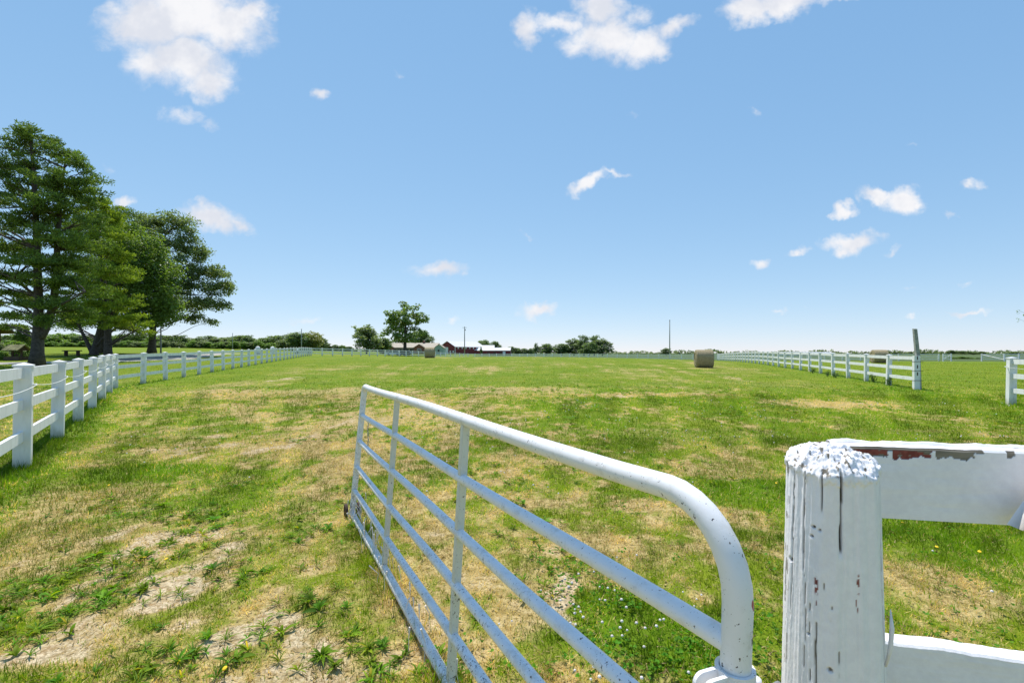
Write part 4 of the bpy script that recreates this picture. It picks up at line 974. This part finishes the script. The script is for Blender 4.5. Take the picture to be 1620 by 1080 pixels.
# generic smaller trees: a few kinds, each crown modelled once, placed as separate trees
def proto(kind, seed, cols, lobes, n_cl, per, cr, size, hgt_=10.0, trunk_r=.22, fork=False, low=.12):
    g = np.random.default_rng(seed)
    cen = []
    for (x, y, z, rx, rz) in lobes:
        n = int(n_cl*rx*rx*rz/6)+4; d = g.normal(size=(n, 3)); d /= np.linalg.norm(d, axis=1)[:, None]; q = .5+.5*g.random(n)
        cen.append(np.array((x, y, z))+d*np.array((rx, rx, rz))*q[:, None])
    cen = np.concatenate(cen)
    V, col = leaf_quads(cen, per, cr, size, .8, .7, cols, .5, seed)
    mb = MB(); P, rr = trunk_poly([(0, 0, -.4), (.1, 0, 2.5), (-.1, .1, 5), (0, 0, 7.5)], [trunk_r*1.3, trunk_r, trunk_r*.7, trunk_r*.25], 9)
    mb.tube(P, rr, 8); limbs(mb, [(P, rr)], cen, 5, .08, seed)
    return crown_mesh(kind+'_crown', V, col, MLEAF), mb.mesh(kind+'_trunk', MBARK, True)
DG = ((.11, .175, .075), (.20, .28, .115)); LG = ((.12, .215, .045), (.22, .34, .07)); GG = ((.15, .20, .11), (.24, .30, .155)); YG = ((.20, .22, .08), (.29, .30, .11))
PR = {
 'round': proto('round', 1, DG, [(0,0,5.6,3.4,3.6),(2.0,.4,4.6,2.4,2.4),(-2.1,-.3,4.4,2.5,2.5),(.4,-1.6,6.8,2.3,2.3),(-.6,1.4,3.2,2.8,2.0)], 9, 30, 1.0, .55),
 'tall': proto('tall', 2, DG, [(0,0,7.0,2.3,2.8),(1.3,.3,5.2,2.2,2.2),(-1.4,.2,4.8,2.2,2.2),(0,0,3.0,2.6,1.9)], 11, 30, .95, .5),
 'light': proto('light', 3, LG, [(0,0,4.8,3.6,3.6),(2.4,.4,3.4,2.7,2.6),(-2.5,-.2,3.3,2.7,2.6),(.3,-1.5,6.6,2.3,2.3),(0,1,2.2,3.2,2.0)], 9, 32, 1.0, .55),
 'grey': proto('grey', 4, GG, [(-1.6,0,5.2,2.6,3.2),(1.8,0,5.0,2.6,3.0),(0,.5,7.2,2.2,2.0),(0,-.6,3.0,3.4,1.9)], 11, 30, .85, .5),
 'airy': proto('airy', 5, ((.10, .17, .05), (.20, .28, .085)), [(0,0,8.0,2.0,1.6),(1.6,.4,6.8,1.9,1.5),(-1.8,0,6.4,1.9,1.3),(-2.9,.2,6.2,1.2,1.0),(2.6,0,5.6,1.5,1.1),(.2,-.8,5.4,2.2,1.3),(-1.8,0,4.3,1.9,1.0),(2.0,0,4.0,2.0,1.1),(0,.4,3.2,1.6,.9)], 16, 30, .66, .38, trunk_r=.26),
 'yellow': proto('yellow', 6, YG, [(0,0,5.6,3.0,3.6),(1.8,.2,4.0,2.4,2.6),(-1.8,.2,4.0,2.4,2.6)], 9, 30, 1.0, .5),
}
def tree(kind, px, top, Y, wpx, label, group=None, name='broadleaf_tree', base=None, cat='tree'):
    """top: picture height of the crown's top; wpx its width"""
    x = (px-810)/720*Y; z = h1(x, Y) if base is None else base; k = Y/720
    ht = H+(558-top)*k - z
    root = empty(name, (x, Y, z-.1), label, cat, group, rz=random.uniform(0, 6.28))
    sz = ht/9.6; sxy = wpx*k/8.6
    cm, tm = PR[kind]; link('crown', cm, root, scale=(sxy, sxy, sz)); link('trunk', tm, root, scale=(min(sxy, sz), min(sxy, sz), sz))
    return root
# trees one can single out
tree('grey', 580, 510, 165, 64, 'dull grey-green tree left of the tallest tree, behind the back fence', name='broadleaf_tree')
tree('round', 606, 532, 172, 34, 'low dark bushy tree between the grey-green tree and the tallest distant tree')
tree('airy', 641, 475, 150, 92, 'tallest distant tree with open airy crown above the brick house')
tree('round', 666, 519, 212, 42, 'dark round tree leaning out behind the brick house, right of the tallest distant tree')
tree('round', 630, 530, 212, 28, 'small dark tree beside the brick house under the tallest distant tree')
tree('round', 764, 536, 330, 32, 'dark round tree rising behind the white roof of the red barn')
tree('round', 783, 538, 345, 22, 'smaller dark tree behind the long red shed, joined to the round one beside the barn')
tree('tall', 761, 548, 240, 6, 'little conical evergreen in front of the red barn', name='evergreen_shrub', cat='shrub')
CLUMP = 'trees of the clumps beyond the back fence'
tree('tall', 848, 542, 235, 12, 'slim tree at the left end of the small clump beyond the back fence', CLUMP)
tree('round', 864, 542, 235, 30, 'round tree at the right of the small two-tree clump beyond the back fence', CLUMP)
tree('round', 889, 542, 240, 34, 'low rounded tree at the left foot of the large clump beyond the back fence', CLUMP)
tree('grey', 908, 533, 245, 38, 'greyish tree second from left in the large clump beyond the back fence', CLUMP)
tree('tall', 924, 530, 240, 40, 'tall dark tree in the middle left of the large clump beyond the back fence', CLUMP)
tree('tall', 940, 530, 245, 40, 'tallest dark tree at the centre of the large clump beyond the back fence', CLUMP)
tree('grey', 953, 533, 240, 38, 'spreading tree at the right end of the large clump, one branch sticking out', CLUMP)
tree('round', 932, 540, 228, 34, 'brighter green tree in front of the large clump beyond the back fence', CLUMP)
tree('grey', 1054, 549, 300, 22, 'small solitary round tree on the horizon behind the tall thin pole')
WD = 'trees of the wood behind the driveway'
row = [('round',440,530,44),('grey',462,526,34),('round',476,525,34),('tall',484,528,22),('yellow',497,524,30),('grey',504,530,20),('round',421,534,30),('light',402,536,26),('tall',392,531,22),('round',383,530,28),('tall',372,533,22),('round',358,533,30),
       ('grey',342,534,30),('round',328,531,30),('light',312,537,26),('grey',300,534,28),('tall',288,531,22),('round',272,530,26),('round',256,530,30),('light',243,533,26),('round',230,530,28),('light',216,531,28),('round',200,528,30),('light',184,530,26),('round',168,530,30),
       ('light',150,528,30),('round',134,530,30),('light',118,527,30),('grey',102,530,26),('light',86,527,30),('round',70,530,28),('light',52,530,28),('round',36,531,28),('light',18,529,28),('round',2,530,30),('round',-20,529,32),('light',-44,529,32),('round',-70,528,34)]
for i_, (kd, px, tp, wp) in enumerate(row):
    tree(kd, px, tp-1.5, 215+random.uniform(-8, 14), wp*1.45, 'rounded green tree in the continuous wood behind the driveway', WD)
for i_ in range(34):
    px = -40+i_*14.2+random.uniform(-4, 4)
    if px > 436: continue
    tree('light' if random.random() < .75 else 'grey', px, 539+random.uniform(-2, 3), 198, random.uniform(17, 26), 'low bright-green tree along the front edge of the wood behind the driveway', 'low trees fronting the wood')
for px, tp, wp, kd in ((518,541,18,'grey'),(530,544,16,'round'),(543,545,16,'light'),(553,547,14,'round'),(510,540,14,'tall')):
    tree(kd, px, tp, 260, wp, 'low tree between the wood and the grey-green tree, above the back fence corner', 'low trees beyond the fence corner')
for px, tp, wp in ((796,549,20),(808,547,18),(818,549,18),(829,550,18),(840,550,12)):
    tree('round', px, tp, 380, wp, 'low tree behind the right end of the long red shed', 'low trees behind the red shed')
for px, tp, wp in ((1418,556,16),(1505,553,14),(1522,554,22),(1540,556,18),(1553,555,12),(1388,556,10),(1462,556,14),(1475,557,14),(1604,556,18)):
    tree('round', px, tp, 420, wp, 'small dark tree on the horizon beyond the right-hand fields', 'trees on the right horizon')
# hedge of pale scrub in the distant gateway
for px, tp, wp in ((1508,564,14),(1520,563,14),(1533,564,14),(1546,565,14)):
    tree('light', px, tp, 130, wp, 'low pale green scrub filling the distant gateway', 'scrub in the distant gateway', name='scrub', base=None, cat='shrub')
# the far woods as one mass
g = np.random.default_rng(77); cen = []
for px in np.arange(-60, 1800, 2.0):
    lft = px < 690
    Yf = 640+60*math.sin(px*.02); tpp = 555.5+1.6*math.sin(px*.11)+1.2*math.sin(px*.037+1)+g.normal(0, .5)
    if 1075 < px < 1125: tpp -= .6
    if lft: Yf = 300; tpp = 542+10*min(1, max(0, (px-470)/60))+1.5*math.sin(px*.09)+g.normal(0, .6)
    x = (px-810)/720*Yf; zt_ = H+(558-tpp)*Yf/720
    for q_ in range(3 if not lft else 5): cen.append((x+g.normal(0, 1.0), Yf+g.normal(0, 6), max(-.2, zt_-1.0-q_*(1.7 if not lft else 1.3))))
V, col = leaf_quads(np.array(cen), 16, 1.9, 1.5, .8, .8, GG, .4, 5)
tag(link('far_woods', crown_mesh('far_woods', V, col, MLEAF)), 'thin dark line of woods along the far horizon', 'woods', kind='stuff')

# shrubs and conifer by the well house
def shrub(px, top, Y, wpx, cols, label, seed, name='shrub', cone=False, flat=1.0):
    x, y, z = gpt(px, Y); k = Y/720; ht = H+(558-top)*k-z; r = wpx*k/2
    root = empty(name, (x, y, z-.05), label, 'shrub')
    g = np.random.default_rng(seed)
    if cone:
        q = g.random(260)**.7; cen = np.stack([np.cos(a_ := g.uniform(0, 6.28, 260))*r*(1-q*.92), np.sin(a_)*r*(1-q*.92), ht*(.06+q*.92)], 1); V, col = leaf_quads(cen, 40, .26, .16, .4, .5, cols, .2, seed, True)
    else:
        d = g.normal(size=(240, 3)); d /= np.linalg.norm(d, axis=1)[:, None]; d[:, 2] = np.abs(d[:, 2]); cen = d*np.array((r, r, ht))*.88*g.uniform(.75, 1, 240)[:, None]+np.array((0, 0, .1)); V, col = leaf_quads(cen, 42, .26, .12, .7, .8, cols, .5, seed)
    link('foliage', crown_mesh('foliage', V, col, MLEAF), root)
    MB().tube([(0, 0, -.1), (0, 0, ht*.7)], [.09, .03], 7).build('stem', MBARK, root)
shrub(24, 537.5, 48, 38, LG, 'clipped dome-shaped bright green shrub just behind the little well', 3)
shrub(-4, 540, 45, 26, GG, 'dull grey-green rounded shrub at the left edge beside the well', 4)
shrub(4, 556, 44, 10, LG, 'tiny low green shrub at the left edge in front of the larger ones', 6)
shrub(36, 513, 54, 36, PINE, 'dark cone-shaped evergreen behind the well, left of the big pine trunk', 5, 'evergreen_shrub', True)

# sparse young tree just outside the right edge, twig tips reaching in
x, y = (1690-810)/720*26, 26; root = empty('young_tree', (x, y, h1(x, y)), 'thin-twigged young tree whose branch tips reach in at the right edge', 'tree')
P, rr = trunk_poly([(0, 0, 0), (.05, 0, 1.5), (0, .05, 3), (0, 0, 4.6)], [.06, .05, .03, .01], 9); mb = MB().tube(P, rr, 8); cen = []
for (dx, dy, z0, z1) in ((-2.75, 0, 2.5, 3.75), (-2.55, .2, 2.2, 3.3), (-1.8, .4, 2.6, 3.9), (1.6, .2, 2.3, 3.6), (1.9, -.5, 2, 3), (0, 1.5, 2.4, 3.8), (.3, -1.6, 2.2, 3.5), (.5, .3, 3.4, 4.9)):
    a = np.array((0, 0, z0)); b = np.array((dx, dy, z1)); mb.tube([a, (a+b)/2+np.array((0, 0, .1)), b], [.02, .012, .004], 5)
    for f in (.6, .75, .88, .96, 1.0): cen.append(a+(b-a)*f+np.random.default_rng(int(f*100)).normal(0, .08, 3))
mb.build('trunk', MBARK, root, smooth=True); V, col = leaf_quads(np.array(cen), 5, .13, .09, .6, .8, DG, .4, 3); link('crown', crown_mesh('crown', V, col, MLEAF), root)

# tall weeds at the foot of the right fence
for (px, Yw, ht) in ((1285, 29.6, .42), (1308, 26.2, .32), (1322, 25.0, .32), (1381, 21.6, .5), (1406, 20.0, .5)):
    x, y, z = gpt(px, Yw); root = empty('tall_weed', (x, y, z), 'dark leafy thistle growing at the foot of a right-hand fence post', 'weed', 'tall weeds along the right-hand fence')
    mb = MB(); cen = []
    for k in range(5):
        a_ = random.uniform(0, 6.28); tip = np.array((math.cos(a_)*.16, math.sin(a_)*.16, ht*random.uniform(.6, 1))); mb.tube([(0, 0, 0), tip*.5+np.array((0, 0, .05)), tip], [.008, .006, .003], 5)
        for f in (.3, .5, .7, .9): cen.append(tip*f)
    mb.build('stem', MBARK, root); V, col = leaf_quads(np.array(cen), 6, .10, .085, .4, 1, ((.05, .11, .03), (.10, .18, .05)), .2, int(px)); link('leaves', crown_mesh('leaves', V, col, MLEAF), root)

# ------------------------------------------------------------------ buildings
def wallmat(name, col, line=None, sc_=8.0, vert=True):
    m, t = mat(name); o = t.new('ShaderNodeTexCoord').outputs['Object']; s = t.new('ShaderNodeSeparateXYZ', i_0=o)
    a = t.math('ADD', s.outputs[0], s.outputs[1]) if vert else s.outputs[2]
    wv_ = t.math('SINE', t.math('MULTIPLY', a, sc_*2)); n = t.noise(o, 1.5, 5, .6)
    c = t.mix(t.ramp(n, .3, .7), tuple(k*.85 for k in col), tuple(k*1.1 for k in col)); c = t.mix(t.ramp(wv_, .7, 1, 0, .35), c, tuple(k*.55 for k in col))
    finish(t, c, .7, bump=wv_, bstr=.2, bdist=.01); return m
MRED = wallmat('red_metal_siding', (.20, .038, .042)); MWROOF = wallmat('white_metal_roof', (.66, .65, .66)); MTAN = wallmat('tan_shingles', (.36, .31, .24), vert=False); MGREENS = wallmat('green_siding', (.33, .44, .40), vert=False, sc_=14)
MWHITE = simple('white_trim', (.76, .76, .75), .5, .06, 3); MGLASS = simple('dark_window_glass', (.03, .035, .04), .12, .1, 3, spec=.8)
MBRICK, t = mat('brick'); o = t.new('ShaderNodeTexCoord').outputs['Object']
br = t.new('ShaderNodeTexBrick', i_0=t.scaled(o, (1, 1, 1))); br.inputs['Color1'].default_value = (.26, .10, .06, 1); br.inputs['Color2'].default_value = (.20, .085, .055, 1); br.inputs['Mortar'].default_value = (.32, .28, .24, 1); br.inputs['Scale'].default_value = 2.2
finish(t, br.outputs[0], .9)
MDARKW = simple('dark_stained_wood', (.075, .05, .035), .8, .3, 9)
def gable_bits(L, W, he, hr, over=.4, th=.14):
    """house along +X of length L, width W (y 0..W), eaves he, ridge hr: walls, roof"""
    wl = MB()
    wl.poly([(0, 0, 0), (L, 0, 0), (L, 0, he), (0, 0, he)]); wl.poly([(L, W, 0), (0, W, 0), (0, W, he), (L, W, he)])
    for x_, rev in ((0, True), (L, False)):
        v_ = [(x_, 0, 0), (x_, W, 0), (x_, W, he), (x_, W/2, hr), (x_, 0, he)]
        wl.poly(v_ if not rev else v_[::-1])
    sl = (hr-he)/(W/2); rf = MB()
    for sg in (0, 1):
        y0, y1 = (-over, W/2) if sg == 0 else (W+over, W/2); z0 = he-over*sl
        a = [(-over, y0, z0+.02), (L+over, y0, z0+.02), (L+over, y1, hr+.02), (-over, y1, hr+.02)]; b = [(p[0], p[1], p[2]+th) for p in a]
        rf.add(a+b, [(0, 1, 2, 3), (4, 7, 6, 5), (0, 4, 5, 1), (1, 5, 6, 2), (2, 6, 7, 3), (3, 7, 4, 0)])
    return wl, rf
def place(px, Y): return (px-810)/720*Y
# red barn: gable end to the camera
Yb = 270; xb = place(696, Yb); zb = h1(xb, Yb)-.2; yaw = math.atan2(.80, .60)     # length axis runs back and right
root = empty('red_barn', (xb, Yb, zb), 'large red metal barn with white roof and white sliding door in its gable end', 'barn', rz=yaw)
W_, L_ = 12.5, 26; 
# local frame: length +X; width must run from left to right of the gable = local -Y
wl, rf = gable_bits(L_, W_, 4.4, 7.6)
o1 = wl.build('wall', MRED, root, loc=(0, -W_, 0)); rf.build('roof', MWROOF, root, loc=(0, -W_, 0))
MB().box((-.06, -4.4, 2.05), (.1, 4.9, 4.1)).build('sliding_door', MWHITE, root)
for (yy0, zz0) in ((-12.5, 2.2), (0, 2.2)): MB().box((-.05, yy0, zz0), (.22, .22, 4.4)).build('corner_trim', MWHITE, root)
for k in range(7): MB().box((2.5+k*3.3, -W_-.05, 3.7), (1.0, .08, 1.0)).build('window', MWHITE, root)
for k in range(2): MB().box((-.06, -8.6-k*2.4, 1.6), (.08, 1.2, .9)).build('window', MWHITE, root)
# second lower roof beyond the barn
x2 = place(750, 276); root = empty('barn_lean_to', (x2, 276, h1(x2, 276)-.2), 'white-roofed lean-to joining the red barn to the long red shed', 'shed', rz=R(2))
wl, rf = gable_bits(12.0, 11.0, 3.0, 5.9); wl.build('wall', MRED, root); rf.build('roof', MWROOF, root)
x3 = place(756, 262); root = empty('long_shed', (x3, 262, h1(x3, 262)-.2), 'long low red shed with white roof, right of the barn', 'shed', rz=R(-6))
wl, rf = gable_bits(18.6, 6.5, 2.6, 4.1, .3); wl.build('wall', MRED, root); rf.build('roof', MWROOF, root)
for k in range(4): MB().box((2.5+k*3.6, -.05, 1.4), (1.3, .08, .7)).build('window', MGLASS, root)
MB().box((15.2, -.06, 1.1), (1.6, .08, 2.0)).build('door', MWHITE, root)
# brick ranch house
Yh = 188; xh = place(600, Yh); zh = h1(xh, Yh)-.3; root = empty('brick_house', (xh, Yh, zh), 'single-storey brick house with tan roof and pale green end gable beside the barn', 'house', rz=R(-3))
wl, rf = gable_bits(23.5, 9.5, 2.7, 4.5, .5); wl.build('wall', MBRICK, root); rf.build('roof', MTAN, root)
for gx_, gw in ((1.5, 5.2), (15.0, 4.2)):
    mb = MB(); mb.poly([(gx_, -1.6, 0), (gx_+gw, -1.6, 0), (gx_+gw, -1.6, 2.6), (gx_+gw/2, -1.6, 3.9), (gx_, -1.6, 2.6)]); mb.poly([(gx_, 0, 0), (gx_, -1.6, 0), (gx_, -1.6, 2.6), (gx_, 0, 2.6)]); mb.poly([(gx_+gw, -1.6, 0), (gx_+gw, 0, 0), (gx_+gw, 0, 2.6), (gx_+gw, -1.6, 2.6)])
    mb.build('front_gable', MBRICK, root)
    mb = MB()
    for sg in (-1, 1):
        a = [(gx_+gw/2, -1.9, 3.98), (gx_+gw/2+sg*(gw/2+.3), -1.9, 2.5), (gx_+gw/2+sg*(gw/2+.3), 2, 2.5), (gx_+gw/2, 4, 3.98)]; b = [(p[0], p[1], p[2]+.12) for p in a]
        mb.add(a+b, [(0, 1, 2, 3), (4, 7, 6, 5), (0, 4, 5, 1), (1, 5, 6, 2), (2, 6, 7, 3), (3, 7, 4, 0)])
    mb.build('gable_roof', MTAN, root)
    f = MB().box((gx_+gw/2, -1.65, 1.5), (1.7, .1, 1.3)).build('window', MWHITE, root); MB().box((gx_+gw/2, -1.72, 1.5), (1.4, .06, 1.0)).build('pane', MGLASS, f)
for wx_ in (8.5, 11.5, 13.6): MB().box((wx_, -.06, 1.5), (1.4, .1, 1.1)).build('window', MGLASS, root)
ch_ = MB().box((17.5, 4.8, 4.9), (.9, .7, 1.5)).build('chimney', MBRICK, root)
xg = place(687, 178); root = empty('green_outbuilding', (xg, 178, h1(xg, 178)-.2), 'pale green sided gabled outbuilding between the brick house and the barn', 'outbuilding', rz=0)
wl, rf = gable_bits(6.0, 3.6, 2.9, 4.2, .25); wl.build('wall', MGREENS, root, loc=(3.6, 0, 0), rot=(0, 0, R(90))); rf.build('roof', MTAN, root, loc=(3.6, 0, 0), rot=(0, 0, R(90)))
MB().box((1.7, -.05, 1.8), (.7, .08, .8)).build('window', MGLASS, root)
# far pale shed seen through the right fence
xf = place(1240, 330); root = empty('pale_shed', (xf, 330, h1(xf, 330)-.2), 'long pale grey farm shed on the horizon seen through the right-hand fence', 'shed')
wl, rf = gable_bits(36, 9, 1.6, 2.6, .4); wl.build('wall', simple('pale_siding', (.5, .52, .52)), root); rf.build('roof', simple('grey_metal_roof', (.42, .44, .46), .5), root)
MB().box((8, -.06, .9), (3, .08, 1.6)).build('door', MWHITE, root)
# house corner at the left edge
xl = -73.0; root = empty('house', (xl, 50, h1(xl, 50)-.2), 'corner of a dark brown house with low overhanging eaves at the left edge', 'house')
wl, rf = gable_bits(9, 7, 3.4, 5.2, 1.0); wl.build('wall', MDARKW, root); rf.build('roof', simple('brown_shingles', (.11, .085, .07), .9), root)
f = MB().box((6.6, -.06, 1.7), (1.6, .1, 1.4)).build('window', MWHITE, root); MB().box((6.6, -.13, 1.7), (1.3, .06, 1.1)).build('pane', MGLASS, f)

# ------------------------------------------------------------------ wishing well
x, y, z = gpt(27, 44); root = empty('wishing_well', (x, y, z), 'little wooden wishing well with mossy shingled roof beside the big pine trunk', 'wishing well', rz=R(-8))
MB().box((0, 0, .17), (1.75, .95, .36)).build('base', MDARKW, root)
for sx_ in (-.52, .52): MB().box((sx_, 0, .62), (.12, .12, .72)).build('post', MDARKW, root)
mb = MB()
for sg in (-1, 1):
    a = [(-.95, 0, 1.45), (.95, 0, 1.45), (.95, sg*.62, .92), (-.95, sg*.62, .92)]; b = [(p[0], p[1], p[2]+.06) for p in a]
    mb.add(a+b, [(0, 1, 2, 3), (4, 7, 6, 5), (0, 4, 5, 1), (1, 5, 6, 2), (2, 6, 7, 3), (3, 7, 4, 0)])
mb.build('roof', simple('mossy_shingle', (.20, .19, .09), .9, .5, 3), root)
for x_ in (-.72, .72): MB().add([(x_-.02, -.5, .93), (x_-.02, .5, .93), (x_-.02, 0, 1.42), (x_+.02, -.5, .93), (x_+.02, .5, .93), (x_+.02, 0, 1.42)], [(0, 1, 4, 3), (1, 2, 5, 4), (2, 0, 3, 5)], [(0, 2, 1), (3, 4, 5)]).build('gable_board', MDARKW, root)
MB().tube([(-.5, 0, .8), (.5, 0, .8)], .05, 10).build('winch', MDARKW, root)
MB().lathe([(.09, .42), (.12, .60), (.11, .60), (.085, .44), (.001, .44)], seg=14).build('bucket', MDARKW, root)
# low bench under the trees
x, y, z = gpt(114, 50); root = empty('picnic_bench', (x, y, z), 'low dark bench in the shade between the big pine and the forked tree', 'bench', rz=R(6))
mb = MB(); [mb.box((0, k*.16-.16, .60), (1.7, .14, .10)) for k in range(3)]; mb.build('seat', MDARKW, root)
for sx_ in (-.6, .6): MB().box((sx_, 0, .3), (.1, .4, .6)).build('leg', MDARKW, root)

# ------------------------------------------------------------------ poles
def pole(px, Y, top, r, label, arm=False, lean=0.0, name='utility_pole', lamp=False):
    x, y, z = gpt(px, Y); ht = H+(558-top)*Y/720-z; root = empty(name, (x, y, z-.1), label, 'pole')
    root.rotation_euler.y = lean
    MB().tube([(0, 0, 0), (0, 0, ht*.5), (0, 0, ht)], [r, r*.85, r*.65], 10).build('shaft', MGREYW, root, smooth=True)
    if arm:
        MB().box((0, -.12, ht-.5), (1.9, .1, .12)).build('crossarm', MGREYW, root)
        mb = MB(); [mb.lathe([(.001, 0), (.05, .01), (.05, .08), (.03, .14), (.001, .15)], (q_, -.12, ht-.44), 8) for q_ in (-.85, -.3, .3, .85)]; mb.build('insulators', MWHITE, root)
        MB().lathe([(.001, 0), (.2, .02), (.2, .6), (.001, .65)], (.3, -.05, ht-1.8), 12).build('transformer', MSTEEL, root)
    else: MB().lathe([(.001, 0), (r, .01), (r*.8, .12), (.001, .2)], (0, 0, ht), 8).build('pole_cap', MSTEEL, root)
    if lamp:
        MB().tube([(0, 0, ht-.1), (.12, -.25, ht+.05), (.12, -.5, ht+.03)], .02, 6).build('lamp_arm', MSTEEL, root)
        MB().lathe([(.001, .12), (.09, .1), (.16, -.04), (.10, -.12), (.001, -.16)], (.12, -.55, ht), 14).build('lamp_head', MWHITE, root, smooth=True)
pole(735, 200, 516, .24, 'utility pole with a crossarm and transformer in front of the red barn', True)
pole(1059.5, 104, 506, .13, 'tall thin bare pole just behind the back fence, left of the near hay bale')
pole(477, 180, 520, .2, 'wooden utility pole in front of the right end of the wood')
pole(368, 190, 527, .16, 'small utility pole showing above the middle of the wood')
pole(254.5, 58, 512, .10, 'slim grey yard-light pole immediately right of the grey-green tree trunk', name='lamp_pole', lamp=True)

# ------------------------------------------------------------------ parked vehicles near the house, white covers by the road
MCARW = simple('white_car_paint', (.74, .75, .76), .25, .04, 2, spec=.5); MTYRE = simple('tyre_rubber', (.02, .02, .02), .85, .2, 20); MCARD = simple('dark_car_paint', (.04, .045, .06), .25, .04, 2, spec=.5)
def car(px, Y, rz, label, m, L=4.6):
    x, y, z = gpt(px, Y); root = empty('parked_car', (x, y, z), label, 'car', 'vehicles parked beyond the back fence', rz=rz)
    side = [(-L/2, .35), (-L/2, .85), (-L/2+.15, 1.0), (-1.5, 1.05), (-1.05, 1.5), (.2, 1.62), (1.5, 1.55), (L/2-.25, 1.05), (L/2-.02, .9), (L/2, .4)]
    w2 = [.82, .86, .86, .88, .72, .70, .70, .84, .86, .82]
    V = []
    for sg in (-1, 1): V += [(p[0], sg*w_, p[1]) for p, w_ in zip(side, w2)]
    n = len(side); Q = [(k, k+1, n+k+1, n+k) for k in range(n-1)]+[(n-1, 0, n, 2*n-1)]
    Tt = [(0, k+1, k) for k in range(1, n-1)]+[(n, n+k, n+k+1) for k in range(1, n-1)]
    MB().add(V, Q, Tt).build('body', m, root)
    mb = MB()
    for sg in (-1, 1): mb.add([(-1.35, sg*.885, 1.08), (2.0, sg*.885, 1.1), (1.4, sg*.74, 1.48), (-.95, sg*.75, 1.46)], [(0, 1, 2, 3)])
    mb.build('side_window', MGLASS, root)
    for wx_ in (-1.4, 1.4):
        for sg in (-1, 1):
            wh = MB().lathe([(.001, -.1), (.32, -.1), (.34, -.06), (.34, .06), (.32, .1), (.001, .1)], (wx_, sg*.82, .34), 18, 'Y').build('wheel', MTYRE, root)
            MB().lathe([(.001, -.11), (.19, -.11), (.19, .11), (.001, .11)], (wx_, sg*.82, .34), 12, 'Y').build('rim', MSTEEL, wh)
    return root
car(622, 150, R(8), 'white car parked by the brick house beyond the back fence', MCARW)
car(640, 152, R(4), 'dark car parked right of the white one beyond the back fence', MCARD)
car(479, 120, R(35), 'pale car seen through the left-hand fence near its far corner', MCARW)
for px, lb in ((408, 'small rounded white cover over the fence top, left one of two'), (431, 'small rounded white cover over the fence top, right one of two')):
    x, y, z = gpt(px, 96); root = empty('white_cover', (x, y, z), lb, 'cover', 'rounded white covers behind the fence')
    MB().lathe([(.46, 0), (.46, 1.15), (.43, 1.35), (.30, 1.55), (.001, 1.66)], seg=20).build('shell', MWHITE, root, smooth=True)
    MB().lathe([(.52, 0), (.52, .14), (.45, .15)], seg=20).build('plinth', MGREYW, root)
